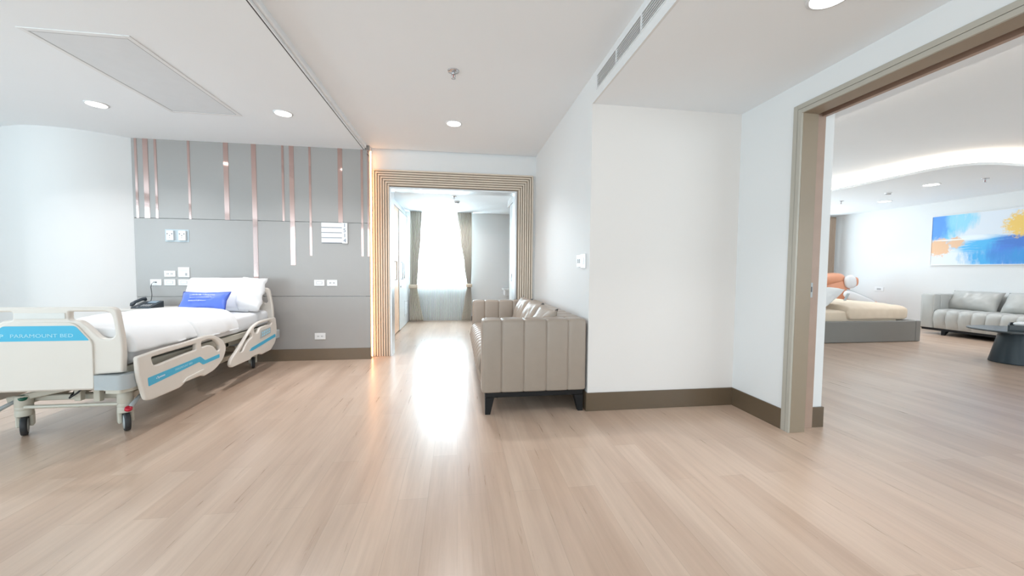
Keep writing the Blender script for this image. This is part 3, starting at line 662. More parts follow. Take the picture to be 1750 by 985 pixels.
# ------------------------------------------------------------------ sofas (local: length along x, front faces -y, back at y=0)
def sofa(name, label, loc, rotz, length, lm, depth=.885, nrib=13, arm_t=.17, base=.185, inset=0, rd=.022):
    t = thing(name, label, 'sofa', loc, rotz)
    a, D, H = length/2, depth, .79
    f = MB().box(-a+.02, a-.02, -D+.03, -.02, base-.045, base, .004, 1); f.build('plinth', M['black'], t)
    for sx in (-1, 1):
        for y0 in (-D+.03, -.10):
            x = sx*(a-.02-inset); b = MB()
            n = 1 if y0 < -.5 else 0
            w0, w1 = .075, .042
            # tapered leg, outer faces flush
            bm = bmesh.new()
            ya, yb = (y0, y0+w0) if n else (y0+.08, y0+.08-w0)
            yb1 = ya+(w1 if n else -w1)
            vt = [bm.verts.new(v) for v in ((x, ya, base-.045), (x-sx*w0, ya, base-.045), (x-sx*w0, yb, base-.045), (x, yb, base-.045))]
            vb = [bm.verts.new(v) for v in ((x, ya, 0), (x-sx*w1, ya, 0), (x-sx*w1, yb1, 0), (x, yb1, 0))]
            bm.faces.new(vt); bm.faces.new(vb)
            for k in range(4): bm.faces.new((vt[k], vt[(k+1) % 4], vb[(k+1) % 4], vb[k]))
            bmesh.ops.recalc_face_normals(bm, faces=bm.faces[:]); b.add(bm); b.build('leg', M['black'], t)
    # channelled arms: rows of soft vertical panels; panel boundaries read as stitched grooves
    def padded(x0, x1, y0, y1, z0, z1, axis, n, g=.010, rad=.028, ends=None):
        # rounded block with n channels along the given axis; grooves as shallow V cuts
        bm = bmesh.new(); prof = []
        cuts = [i/n for i in range(1, n)] if ends is None else ends
        L_ = (y1-y0) if axis == 'y' else (x1-x0); st = []
        m_ = 9
        edges = [0]+list(cuts)+[1]
        for a0, a1 in zip(edges, edges[1:]):
            for k in range(m_+1):
                q = k/m_; s = a0+(a1-a0)*q; d = 0
                if a0 > 0: d = max(d, g*max(0, 1-(s-a0)*L_/.010)**1.5)
                if a1 < 1: d = max(d, g*max(0, 1-(a1-s)*L_/.010)**1.5)
                puff = .0035*math.sin(PI*q)
                st.append((s, d-puff))
                if k == 0 or k == m_-1:
                    pass
            # add tight points near grooves
            for e in (.004, .009):
                if a0 > 0: s = a0+e/L_; st.append((s, g*max(0, 1-e/.010)**1.5))
                if a1 < 1: s = a1-e/L_; st.append((s, g*max(0, 1-e/.010)**1.5))
            for e in (.004, .012, .022, rad):
                if a0 == 0: st.append((e/L_, 0))
                if a1 == 1: st.append((1-e/L_, 0))
        st = sorted(set((round(s, 5), d) for s, d in st)); out = []
        for s, d in st:
            if out and abs(out[-1][0]-s) < 1e-4: out[-1] = (s, max(d, out[-1][1])); continue
            out.append((s, d))
        rings = []
        for s, d in out:
            e = min(s, 1-s)*L_; sh = 0 if e >= rad else rad-math.sqrt(max(0, rad*rad-(rad-e)**2))
            dd = d+sh
            if axis == 'y': A0, A1 = x0+dd, x1-dd
            else: A0, A1 = y0+dd, y1-dd
            B0, B1 = z0+.0+sh*.4, z1-dd; r = rad; ring = []
            for cx, cz, s0 in ((A1-r, B1-r, 0), (A0+r, B1-r, 1), (A0+r*.6, B0+r*.6, 2), (A1-r*.6, B0+r*.6, 3)):
                rr = r if s0 < 2 else r*.6
                for k in range(5):
                    an = PI/2*(s0+k/4); px, pz = cx+rr*math.cos(an), cz+rr*math.sin(an)
                    pos = s*L_
                    ring.append(bm.verts.new((px, y0+pos, pz) if axis == 'y' else (x0+pos, px, pz)))
            rings.append(ring)
        nn = len(rings[0])
        for i in range(len(rings)-1):
            for k in range(nn): bm.faces.new((rings[i][k], rings[i][(k+1) % nn], rings[i+1][(k+1) % nn], rings[i+1][k]))
        bm.faces.new(rings[0][::-1]); bm.faces.new(rings[-1]); bmesh.ops.recalc_face_normals(bm, faces=bm.faces[:]); return bm
    cuts = [.185, .395, .61, .82]
    bm_obj('arm', padded(a-arm_t, a, -D, -.0, base, H, 'y', 5, ends=cuts), lm, t)
    bm_obj('arm', padded(-a, -a+arm_t, -D, -.0, base, H, 'y', 5, ends=cuts), lm, t)
    bm_obj('backrest', padded(-a+arm_t, a-arm_t, -.24, -.0, base, H, 'x', 9), lm, t)
    # seat: rounded ribs along the length
    bm = bmesh.new(); n = nrib; xs = -a+arm_t+.003; xe = a-arm_t-.003; P_ = []
    for k in range(9): an = PI/2*k/8; P_.append((-D+.055-.075*math.cos(an-PI/2) if 0 else 0, 0))
    sec = []     # (y,z) outline of the seat section, front edge rounded and bulging past the arms
    sec += [(-D+.03, base+.002)] + [(-D-.028+.02*math.cos(q*PI), base+.03+(.20)*q/1.0) for q in (.1, .4, .7)]
    for k in range(9):
        an = PI-PI/2*k/8; sec.append((-D+.072+.10*math.cos(an), .405+.10*math.sin(an)))
    sec += [(-D+.25, .512), (-.5, .505), (-.2, .495), (-.2, base+.002)]
    cols = []
    N_ = n*8
    for i in range(N_+1):
        q = (i % 8)/8; w = xs+(xe-xs)*i/N_; d = rd*(1-abs(math.sin(PI*q))**.45)
        col = []
        for k, (y, z) in enumerate(sec):
            fac = 1 if 0 < k < len(sec)-2 else 0
            ny = Vector((y+D-.25, z-.32)); ny = ny.normalized() if ny.length else ny
            nx_ = (y-ny.x*d*fac*(1 if y < -D+.2 else 0), z-(d*fac if y > -D+.05 else d*fac*max(0, ny.y)))
            col.append(bm.verts.new((w, nx_[0], nx_[1])))
        cols.append(col)
    nn = len(sec)
    for i in range(N_):
        for k in range(nn): bm.faces.new((cols[i][k], cols[i][(k+1) % nn], cols[i+1][(k+1) % nn], cols[i+1][k]))
    bm.faces.new(cols[0][::-1]); bm.faces.new(cols[-1]); bmesh.ops.recalc_face_normals(bm, faces=bm.faces[:])
    seat = bm_obj('seat', bm, lm, t); shade_auto(seat, 50)
    return t
def back_cushion(loc_m, lm, label, seed, w=.62, d=.40, h=.17, group=None, tips=True):
    r = thing('back_cushion', label, 'cushion', (0, 0, 0), group=group); r.matrix_world = loc_m
    bm_obj('cover', cushion(w, d, h, wr=.014, seed=seed, pinch=.07, power=2.6), lm, r)
    if tips:
        for sx in (-1, 1):
            b = MB(); b.tube([(sx*(w/2-.05), d/2-.03, 0), (sx*(w/2-.018), d/2-.01, 0), (sx*(w/2+.004), d/2+.006, 0)], .01, 8, rs=[.016, .012, .003]); b.build('corner_tip', M['dark_tip'], r, True)  # dark-coloured points at the two upper corners
    return r
# sofa beside the wall: back against x=1.097, near arm at y=3.08
SL = 2.12
sofa('sofa', 'taupe leather channel-stitched sofa on black legs against the white wall', (1.083, 3.078+SL/2, 0), -PI/2, SL, M['leather'])
CG = 'back cushions of the near sofa'
for i, (y, lab) in enumerate([(3.57, 'grey leather back cushion on the near sofa, closest to the camera'), (4.13, 'grey leather back cushion in the middle of the near sofa'), (4.69, 'grey leather back cushion on the near sofa, closest to the curtained room')]):
    m = Matrix.Translation((.80, y, .665)) @ Matrix.Rotation(-PI/2, 4, 'Z') @ Matrix.Rotation(math.radians(66+i*2), 4, 'X')
    back_cushion(m, M['leather'], lab, i*3+1, w=.56, d=.40, h=.17, group=CG)
SL2 = 2.5
sofa('sofa', 'grey leather sofa with ribbed seat along the lounge wall', (10.18, 6.44-SL2/2, 0), -PI/2, SL2, M['leather2'], depth=.93, nrib=11, arm_t=.22, base=.125, inset=.32, rd=.032)
for i, (y, lab) in enumerate([(5.93, 'wide pale grey lumbar cushion at the far end of the lounge sofa'), (5.16, 'wide pale grey lumbar cushion cut by the right picture edge')]):
    m = Matrix.Translation((9.74, y, .665)) @ Matrix.Rotation(-PI/2, 4, 'Z') @ Matrix.Rotation(math.radians(62), 4, 'X')
    back_cushion(m, M['leather2'], lab, i*5+20, w=.73, d=.43, h=.29, group='lumbar cushions of the lounge sofa', tips=False)

# ------------------------------------------------------------------ hospital bed
BX, FY, HY = -2.73, 2.95, 5.06
bed = thing('hospital_bed', 'cream hospital bed with cyan striped end board and lowered side rails', 'bed', (BX, 4.0, 0))
def fm(y): return frame_mtx((0, y-4.0, 0), (1, 0, 0), (0, 0, 1))      # x right, y up, thickness along -Y
hwid = .475
# foot board with two grip holes
fb_out = rounded([(-hwid+.0, .475), (-hwid, .66), (-hwid+.035, .925), (hwid-.035, .925), (hwid, .66), (hwid-.012, .475), (hwid-.175, .465), (hwid-.175, .36), (-hwid+.175, .36), (-hwid+.175, .465)],
                 [.01, .12, .045, .045, .12, .01, .01, .02, .02, .01])
def gh(s): 
    p = [(.16, .895), (.405, .895), (.425, .80), (.43, .715), (.345, .705), (.265, .80), (.22, .838), (.16, .84)]
    return rounded([(s*a, b) for a, b in p], [.015, .04, .05, .04, .04, .05, .03, .015])
fbo = plate('foot_board', M['cream'], fb_out, [gh(1), gh(-1)], .046, .012, fm(FY), bed)
ins = rounded([(-.145, .848), (.145, .848), (.145, .887), (-.145, .887)], .006); plate('grip_inset', M['recess'], ins, [], .008, .002, fm(FY-.024), fbo)
fp = rounded([(-.315, .372), (.298, .372), (.302, .69), (.20, .826), (-.20, .826), (-.315, .69)], [.01, .01, .03, .05, .05, .03])
plate('raised_panel', M['cream'], fp, [], .016, .005, fm(FY-.026), fbo)
st = rounded([(-.29, .703), (.285, .703), (.207, .803), (-.207, .803)], [.004, .008, .02, .02]); plate('stripe_label', M['cyan'], st, [], .002, 0, fm(FY-.0355), fbo)
text('lettering', 'PARAMOUNT BED', M['cyan_txt'], .034, fm(FY-.0372) @ Matrix.Translation((.017, .737, 0)), fbo, sx=1.29)
text('lettering', 'P', M['cyan_txt'], .034, fm(FY-.0372) @ Matrix.Translation((-.212, .737, 0)), fbo, sx=1.6, bold=.0008)
# head board
hb_out = rounded([(-hwid-.01, .30), (-hwid-.01, .70), (-hwid+.03, .955), (hwid-.03, .955), (hwid+.01, .70), (hwid+.01, .30)], [.02, .1, .05, .05, .1, .02])
def hh(s): return rounded([(s*.20, .915), (s*.40, .915), (s*.43, .78), (s*.40, .76), (s*.31, .84), (s*.20, .855)], .03)
plate('head_board', M['cream'], hb_out, [hh(1), hh(-1)], .046, .012, fm(HY), bed)
# corner bumpers
for sx in (-1, 1):
    q = MB().prism(rounded([(sx*.30, FY-4.035), (sx*.47, FY-4.055), (sx*.505, FY-4.02), (sx*.505, FY-3.93), (sx*.30, FY-3.95)], [.005, .03, .02, .01, .005]), 'z', .362, .462)
    b = q.build('corner_bumper', M['grey_pl'], bed); shade_auto(b)
    MB().prism(rounded([(sx*.36, FY-4.03), (sx*.46, FY-4.04), (sx*.49, FY-3.98), (sx*.49, FY-3.93), (sx*.36, FY-3.95)], .01), 'z', .335, .363).build('bumper_foot', M['frame_cream'], b)
    MB().box(sx*.49, sx*.53, 5.06-4.0-.035, 5.06-4.0+.05, .33, .43, .01, 2).build('head_bumper', M['grey_pl'], bed)
# side rails
def rail(pts_out, holes, x, nm):
    mt = frame_mtx((x, -4.0, 0), (0, 1, 0), (0, 0, 1))      # x->world Y, y->z, normal +X
    return plate(nm, M['cream'], pts_out, holes, .034, .011, mt, bed), mt
XRL = .50+.022
r1_out = rounded([(2.955, .575), (2.965, .42), (3.02, .245), (3.08, .235), (3.36, .235), (3.42, .262), (3.62, .262), (3.65, .245), (3.80, .262), (3.93, .33), (3.985, .43), (3.93, .52), (3.80, .585), (3.70, .60), (3.45, .588), (3.15, .588)],
                 [.02, .05, .03, .02, .03, .02, .02, .02, .06, .06, .06, .05, .06, .06, .1, .05])
h1a = rounded([(3.075, .545), (3.555, .553), (3.555, .50), (3.40, .495), (3.13, .476), (3.095, .485)], [.02, .015, .015, .05, .03, .02])
h1b = rounded([(3.625, .553), (3.72, .56), (3.80, .545), (3.87, .48), (3.875, .435), (3.845, .425), (3.79, .485), (3.72, .51), (3.625, .505)], [.015, .03, .04, .03, .02, .02, .05, .04, .015])
for sx in (1, -1):
    ro, mt = rail(r1_out, [h1a, h1b], sx*XRL, 'side_rail')
    if sx > 0:
        s1 = rounded([(3.035, .405), (3.60, .432), (3.66, .385), (3.865, .395), (3.865, .362), (3.635, .352), (3.585, .388), (3.04, .342)], [.008, .012, .012, .006, .006, .012, .012, .008])
        off = Matrix.Translation((.0180, 0, 0))
        plate('stripe_label', M['cyan'], s1, [], .0016, 0, off @ mt, ro)
        tm = frame_mtx((XRL+.0192, 3.40-4.0, .397), (0, 1, .045), (0, -.045, 1))
        text('lettering', 'PARAMOUNT BED', M['cyan_txt'], .024, tm, ro, sx=1.0)
        tm = frame_mtx((XRL+.0192, 3.155-4.0, .383), (0, 1, .045), (0, -.045, 1))
        bl = MB()
        for k, (u, v, ww, hh_) in enumerate([(-.04, .0, .008, .006), (-.03, .008, .008, .006), (-.022, -.002, .007, .012), (-.01, .0, .007, .009), (.0, .0, .006, .009), (.009, .0, .006, .009), (.018, .0, .006, .009), (.027, .0, .006, .009), (.036, .0, .006, .009)]):
            bl.box(u-ww/2, u+ww/2, v-hh_/2, v+hh_/2, 0, .001, mtx=tm)
        bl.build('logo_mark', M['white_txt'], ro)
        lat = rounded([(3.37, .268), (3.42, .298), (3.64, .315), (3.64, .292), (3.43, .270)], .008)
        plate('release_handle', M['cream'], lat, [], .014, .004, Matrix.Translation((.02, 0, 0)) @ mt, ro)
r2_out = rounded([(4.055, .30), (4.03, .25), (4.06, .215), (4.40, .215), (4.44, .235), (4.60, .235), (4.64, .215), (4.86, .225), (4.98, .30), (5.02, .45), (4.99, .60), (4.86, .605), (4.60, .60), (4.45, .56), (4.25, .42)],
                 [.04, .02, .02, .02, .02, .02, .02, .03, .05, .06, .03, .03, .06, .08, .1])
h2a = rounded([(4.48, .535), (4.58, .57), (4.86, .578), (4.90, .545), (4.86, .52), (4.80, .535), (4.62, .53), (4.56, .47), (4.50, .49)], [.015, .03, .02, .015, .015, .03, .04, .03, .015])
h2b = rounded([(4.20, .335), (4.26, .335), (4.34, .41), (4.45, .455), (4.43, .50), (4.36, .48)], [.02, .02, .03, .02, .02, .05])
for sx in (1, -1):
    ro, mt = rail(r2_out, [h2a, h2b], sx*XRL, 'side_rail')
    if sx > 0:
        s2 = rounded([(4.42, .338), (4.96, .40), (4.975, .362), (4.45, .305), (4.38, .31)], .004)
        plate('stripe_label', M['cyan'], s2, [], .0016, 0, Matrix.Translation((.018, 0, 0)) @ mt, ro)
        cp = rounded([(4.60, .40), (4.85, .43), (4.85, .50), (4.62, .49)], .015)
        k = plate('control_pad', M['grey_pl'], cp, [], .004, .001, Matrix.Translation((.019, 0, 0)) @ mt, ro)
        kb = MB()
        for a_ in range(5):
            for c_ in range(2): kb.box(.0, .003, 4.645+a_*.04-4.0, 4.668+a_*.04-4.0, .422+c_*.03+a_*.004, .442+c_*.03+a_*.004, .001, 1)
        kb.bm.verts.ensure_lookup_table(); bmesh.ops.translate(kb.bm, vec=(XRL+.0205, 0, 0), verts=kb.bm.verts[:]); kb.build('keypad', M['cyan_txt'], ro)
# mattress platform and frame
pf = MB().box(-.43, .43, FY-4.0+.04, HY-4.0-.04, .47, .495, .004, 1)
for sx in (-1, 1): pf.box(sx*.40, sx*.44, FY-4.0+.05, HY-4.0-.05, .44, .50, .005, 1)
pf.build('platform', M['frame_cream'], bed)
uf = MB()
for sx in (-1, 1):
    uf.box(sx*.33, sx*.37, -.98, .98, .375, .43, .004, 1)
    for yy in (-.75, -.2, .45, .80): uf.box(sx*.37, sx*.505, yy-.02, yy+.02, .33, .36, .004, 1).box(sx*.47, sx*.505, yy-.025, yy+.025, .28, .42, .004, 1)
for yy in (-.93, -.3, .3, .93): uf.box(-.37, .37, yy-.025, yy+.025, .37, .43, .004, 1)
uf.build('upper_frame', M['frame_cream'], bed)
# base frame with casters
bf = MB()
for sx in (-1, 1): bf.box(sx*.29, sx*.33, -.88, .96, .215, .265, .004, 1)
for yy in (-.80, .88): bf.box(-.31, .31, yy-.03, yy+.03, .225, .265, .006, 1)
bf.tube([(-.28, -.90, .205), (.30, -.90, .205)], .013, 10)
bf.build('base_frame', M['frame_cream'], bed)
for s in (-1, 1):      # lift arms: sloped box beams from base frame to the upper frame
    for (ya, yb) in ((-.78, -.15), (.78, .15)):
        b = MB(); d = Vector((0, yb-ya, .145)); L_ = d.length; an = math.atan2(.145, (yb-ya))
        mt = Matrix.Translation((s*.20, ya, .25)) @ Matrix.Rotation(an, 4, 'X')
        b.box(-.02, .02, 0, L_, -.022, .022, .005, 1, mt); b.build('lift_arm', M['frame_cream'], bed)
br_ = MB(); mt = Matrix.Translation((-.12, -.86, .31)) @ Matrix.Rotation(math.radians(-12), 4, 'Y'); br_.box(-.30, .30, -.02, .02, -.022, .022, .005, 1, mt)
br_.box(.02, .06, -.9, -.86, .235, .375, .003, 1).box(.14, .18, -.9, -.86, .225, .375, .003, 1); br_.build('cross_brace', M['frame_cream'], bed)
MB().tube([(-.05, -.7, .29), (-.05, .1, .39)], .028, 14).box(-.09, -.01, -.78, -.62, .255, .33, .01, 2).build('actuator', M['frame_cream'], bed, True)
MB().tube([(.0, -.87, .30), (.02, -.93, .27), (.06, -.92, .30), (.09, -.87, .36)], .006, 8).build('cable', M['rubber'], bed, True)
def caster(x, y, pedal, cap=None, swivel=40):
    X0, Y0 = x, y; x = y = 0; SW = Matrix.Translation((X0, Y0, 0)) @ Matrix.Rotation(math.radians(swivel), 4, 'Z')
    c_ = MB().lathe([(.040, .135), (.046, .14), (.046, .175), (.0435, .18), (.046, .185), (.046, .20), (.0435, .205), (.046, .21), (.045, .275), (.038, .285)], (x, y, 0), 20).box(-.042, -.020, -.01, .052, .055, .15, .006, 1).box(.020, .042, -.01, .052, .055, .15, .006, 1).box(-.042, .042, .03, .055, .075, .15, .006, 1)
    co = c_.build('caster', M['frame_cream'], bed); shade_auto(co); co.matrix_local = SW
    tm = Matrix.Translation((0, -.02, .0685)) @ Matrix.Rotation(PI/2, 4, 'Y') @ Matrix.Diagonal((1.095, 1.095, 1.05, 1))
    MB().lathe([(.048, -.016), (.0605, -.014), (.0625, -.006), (.0625, .006), (.0605, .014), (.048, .016)], (0, 0, 0), 28, tm).build('wheel', M['rubber'], co, True)
    MB().lathe([(.012, -.0185), (.046, -.0165), (.046, .0165), (.012, .0185)], (0, 0, 0), 24, tm).build('hub_cap', M['grey_pl'], co, True)
    if pedal:
        IV = Matrix.Rotation(-math.radians(swivel), 3, 'Z'); s0 = IV @ Vector(pedal[0]); e = IV @ Vector(pedal[1])
        p = MB().tube([s0, s0.lerp(e, .5)+Vector((0, 0, .004)), e], .014, 10, rs=[.012, .014, .018]).build('brake_pedal', M['grey_pl'], co, True)
        MB().lathe([(.012, .014), (.021, .010), (.022, -.006)], e+Vector((0, -.004, .008)), 16, Matrix.Rotation(math.radians(35), 4, 'X')).build('pedal_cap', M['red'], p, True)
        if cap: MB().lathe([(.012, .014), (.024, .008), (.024, -.004)], (0, -.03, .268), 16, Matrix.Rotation(math.radians(35), 4, 'X')).build('pedal_cap', M['green'], co, True)
caster(.32, -.87, ((.07, .05, .25), (.055, -.05, .165)), swivel=45); caster(-.315, -.87, ((-.03, -.01, .25), (-.13, -.10, .165)), True, swivel=37)
caster(.30, .93, None, swivel=30); caster(-.31, .93, None, swivel=30)
# bedding: top-level things resting on the bed
mat_b = slab(FY+.05, HY-.03, .445, .497, .690, BX, ny=60, nx=64, pw=7, wr=.004, seed=3, endr=.03)
tag(bm_obj('mattress', mat_b, M['sheet']), 'white sheeted mattress on the hospital bed platform', 'mattress')
du = thing('duvet', 'thick white duvet folded across the hospital bed', 'duvet', (BX, 3.6, .7))
def drape(y0, y1, hw_, zt, zb, th, seed, ny=46, nx=60, dip=.0):      # cloth over the mattress: top with rounded shoulders and hanging sides
    b = bmesh.new(); outr = []; inr = []
    half = hw_+(zt-zb)
    for j in range(ny+1):
        t_ = j/ny; y = y0+(y1-y0)*t_; e = min(t_, 1-t_)*(y1-y0); rnd = .035
        s_ = 1 if e > rnd else math.sqrt(max(0, 1-((rnd-e)/rnd)**2)); ro = []; ri = []
        for i in range(nx+1):
            q = (2*i/nx-1)*half; a_ = abs(q); sg_ = 1 if q >= 0 else -1; R_ = .10
            if a_ < hw_-R_: x, z, nx_, nz_ = a_, zt, 0, 1
            elif a_ < hw_-R_+R_*PI/2:
                an = (a_-(hw_-R_))/R_; x, z, nx_, nz_ = hw_-R_+R_*math.sin(an), zt-R_+R_*math.cos(an), math.sin(an), math.cos(an)
            else:
                dd = a_-(hw_-R_+R_*PI/2); x, z, nx_, nz_ = hw_, zt-R_-dd, 1, 0
            zlim = zb
            z = max(z, zlim)
            p = Vector((q*3+seed, y*3, seed)); n = noise.noise(p)*.010+noise.noise(p*2.7)*.005+.004*noise.noise(Vector((q*3, y*14, seed+4)))
            crown = .035*(1-(min(a_, hw_)/hw_)**2)
            puff = (th*s_)
            ox, oz = x+nx_*(puff+n), z+nz_*(puff+n)+crown
            if nx_ > .99: ox += .006*math.sin(y*26+seed)*(1-(z-zb)/(zt-zb))
            ro.append(b.verts.new((sg_*ox, y-3.6, oz-.7))); ri.append(b.verts.new((sg_*x, y-3.6, z-.7+min(crown, 0))))
        outr.append(ro); inr.append(ri)
    for j in range(ny):
        for i in range(nx):
            b.faces.new((outr[j][i], outr[j][i+1], outr[j+1][i+1], outr[j+1][i])); b.faces.new((inr[j][i], inr[j+1][i], inr[j+1][i+1], inr[j][i+1]))
    for j in range(ny):
        b.faces.new((outr[j][0], outr[j+1][0], inr[j+1][0], inr[j][0])); b.faces.new((outr[j][nx], inr[j][nx], inr[j+1][nx], outr[j+1][nx]))
    for i in range(nx):
        b.faces.new((outr[0][i], inr[0][i], inr[0][i+1], outr[0][i+1])); b.faces.new((outr[ny][i], outr[ny][i+1], inr[ny][i+1], inr[ny][i]))
    bmesh.ops.recalc_face_normals(b, faces=b.faces[:]); return b
bm_obj('cover', drape(FY+.045, 3.66, .452, .70, .60, .045, 1.3), M['linen'], du)
bm_obj('folded_section', drape(3.62, 4.26, .455, .703, .575, .062, 5.1), M['linen'], du)
pl = thing('pillow', 'large white pillow propped against the head of the hospital bed', 'pillow', (0, 0, 0))
pl.matrix_world = Matrix.Translation((-2.72, 4.84, .885)) @ Matrix.Rotation(math.radians(62), 4, 'X')
bm_obj('pillow_case', cushion(.74, .44, .20, wr=.012, seed=9, pinch=.05, power=3.4), M['linen'], pl)
b = bmesh.new(); rows = []
for j in range(21):
    v = 2*j/20-1; r_ = []
    for i in range(9):
        u = i/8; x = .25+.22*u; z = .105*(1-u)**.6*(1-abs(v)**4)**.5+.02+.020*math.sin(v*9+u*3)*u+.02*noise.noise(Vector((v*4, u*3, 2)))
        r_.append(b.verts.new((x, v*.205*(1+.06*u), z-.015*u)))
    rows.append(r_)
for j in range(20):
    for i in range(8): b.faces.new((rows[j][i], rows[j][i+1], rows[j+1][i+1], rows[j+1][i]))
fl_ = bm_obj('case_flap', b, M['linen'], pl); md = fl_.modifiers.new('thickness', 'SOLIDIFY'); md.thickness = .006
bp_ = thing('lumbar_pillow', 'small blue printed pillow leaning on the white pillow', 'pillow', (0, 0, 0))
bp_.matrix_world = Matrix.Translation((-2.70, 4.53, .836)) @ Matrix.Rotation(math.radians(58), 4, 'X')
bm_obj('cover', cushion(.47, .225, .095, wr=.006, seed=14, pinch=.10, power=2.6), M['blue'], bp_)
b = MB(); pts = []
def rim(u, v): return (u*.235*(1-.10*(1-abs(v))*abs(u)**3*.8), v*.1125*(1-.10*1.3*(1-abs(u))*abs(v)**3), 0)
ring = [rim(-1+2*k/16, -1) for k in range(16)]+[rim(1, -1+2*k/10) for k in range(10)]+[rim(1-2*k/16, 1) for k in range(16)]+[rim(-1, 1-2*k/10) for k in range(11)]
b.tube(ring, .0035, 6).build('piping', M['blue_dark'], bp_, True)
random.seed(3)
def scribble(y, n, h, x0, x1, zoff):      # illegible white script
    b = MB()
    xx = x0; 
    while xx < x1:
        l = random.uniform(.010, .018); z = .0475*max(0, (1-abs(xx/.235)**2.6)*(1-abs(y/.1125)**2.6))**.5+zoff
        b.tube([(xx, y-h*random.uniform(.2, .5), z), (xx+l*.3, y+h*random.uniform(.2, .6), z), (xx+l*.6, y-h*.3, z), (xx+l, y+h*.1, z)], .0019, 5); xx += l+random.choice((.0006, .0006, .006))
    b.build('lettering', M['white_txt'], bp_)
scribble(.048, 12, .020, -.13, .10, .009); scribble(.018, 12, .011, -.12, .085, .010); scribble(-.022, 8, .015, -.12, .055, .011)

# bedside cabinet and telephone
bc = thing('bedside_cabinet', 'light wood bedside cabinet behind the hospital bed', 'cabinet', (-3.58, 5.0, 0))
MB().box(-.22, .22, -.2, .21, .06, .70, .006, 1).build('body', M['cabinet'], bc)
for z0, z1 in ((.08, .36), (.38, .53), (.55, .69)):
    d = MB().box(-.21, .21, -.216, -.2, z0, z1, .004, 1).build('drawer', M['cabinet'], bc); MB().tube([(-.06, -.235, z1-.05), (.06, -.235, z1-.05)], .006).box(-.06, -.05, -.235, -.215, z1-.055, z1-.045).box(.05, .06, -.235, -.215, z1-.055, z1-.045).build('handle', M['steel'], d, True)
MB().box(-.225, .225, -.22, .21, .70, .722, .004, 1).build('top_board', M['cabinet'], bc)
for sx in (-1, 1):
    for sy in (-1, 1): MB().lathe([(.02, 0), (.022, .06)], (sx*.18, sy*.16, 0), 12).build('foot', M['rubber'], bc)
ph = thing('telephone', 'charcoal desk telephone with handset left of the blue pillow', 'telephone', (-3.575, 4.98, .722), math.radians(-4))
MB().prism([(-.09, .0), (.09, .0), (.09, .075), (-.09, .018)], 'x', -.035, .115).build('body', M['phone'], ph)
mt = Matrix.Translation((.04, .03, .058)) @ Matrix.Rotation(math.radians(17.5), 4, 'X')
MB().box(-.05, .045, -.012, .045, 0, .004, .001, 1, mt).build('screen', M['screen'], ph)
mt = Matrix.Translation((.04, -.03, .038)) @ Matrix.Rotation(math.radians(17.5), 4, 'X'); kb = MB()
for i in range(4):
    for j in range(3): kb.box(-.05+i*.026, -.034+i*.026, -.045+j*.018, -.033+j*.018, 0, .005, .001, 1, mt)
kb.build('keypad', M['plate_line'], ph)
MB().tube([(-.085, -.10, .03), (-.085, -.085, .05), (-.083, -.05, .072), (-.08, .03, .098), (-.08, .07, .100), (-.08, .085, .082)], .02, 12, rs=[.012, .022, .017, .017, .023, .015]).prism([(-.09, 0), (.09, 0), (.09, .07), (-.09, .015)], 'x', -.10, -.035).build('handset', M['phone'], ph, True)
cd = MB().tube([(-3.640, 5.222, 1.012), (-3.655, 5.205, 1.015), (-3.668, 5.19, .99), (-3.672, 5.185, .95), (-3.655, 5.17, .90), (-3.645, 5.16, .86), (-3.625, 5.12, .81), (-3.60, 5.075, .795)], .0035, 8)
cdo = cd.build('cord', M['rubber'], ph, True); cdo.matrix_parent_inverse = (Matrix.Translation((-3.575, 4.98, .722)) @ Matrix.Rotation(math.radians(-4), 4, 'Z')).inverted()

# ------------------------------------------------------------------ lounge furniture
lb = thing('bed', 'low double bed with grey upholstered frame in the lounge', 'bed', (7.0, 6.5, 0))
MB().box(-1.2, 1.045, -.93, -.85, .004, .366, .014, 3).box(.96, 1.045, -.85, .95, .004, .366, .014, 3).box(-1.2, .96, .87, .95, .004, .366, .014, 3).box(-1.2, .96, -.85, .87, .04, .30).build('bed_frame', M['bedgrey'], lb)
MB().box(.935, .941, -.9315, -.929, .01, .36).build('seam', M['plate_dk'], lb)
MB().box(-1.30, -1.2, -.95, .97, .004, 1.05, .03, 3).build('headboard', M['bedgrey'], lb, True)
lm_ = bm_obj('mattress', slab(-.92, 1.12, .84, .30, .54, 0, pw=9, wr=.002, seed=2, endr=.03), M['cream_linen'], None, Matrix.Translation((6.78, 6.51, 0)) @ Matrix.Rotation(PI/2, 4, 'Z'))
lm_.matrix_world = Matrix(); tag(lm_, 'cream mattress on the grey lounge bed', 'mattress')
ld = slab(-.62, .62, .885, .335, .605, 0, pw=6, wr=.008, seed=7, endr=.06, bulge=.03)
ldo = bm_obj('duvet', ld, M['cream_linen'], None, Matrix.Translation((7.24, 6.51, .02)) @ Matrix.Rotation(PI/2, 4, 'Z')); tag(ldo, 'cream duvet covering the foot half of the lounge bed', 'duvet')
for i, (x, y, lab) in enumerate([(6.55, 6.15, 'plump white pillow leaning nearest the door frame on the lounge bed'), (6.62, 6.95, 'white pillow behind another on the lounge bed, touching the massage chair')]):
    p = thing('pillow', lab, 'pillow', (0, 0, 0), group='white pillows of the lounge bed'); p.matrix_world = Matrix.Translation((x, y, .745)) @ Matrix.Rotation(PI/2, 4, 'Z') @ Matrix.Rotation(math.radians(-38), 4, 'X')
    bm_obj('pillow_case', cushion(.68, .5, .24, wr=.012, seed=30+i, power=3), M['linen'], p)
rc = box('remote_control', M['grey_pl'], -.09, .09, -.02, .02, -.008, .008, bev=.004)
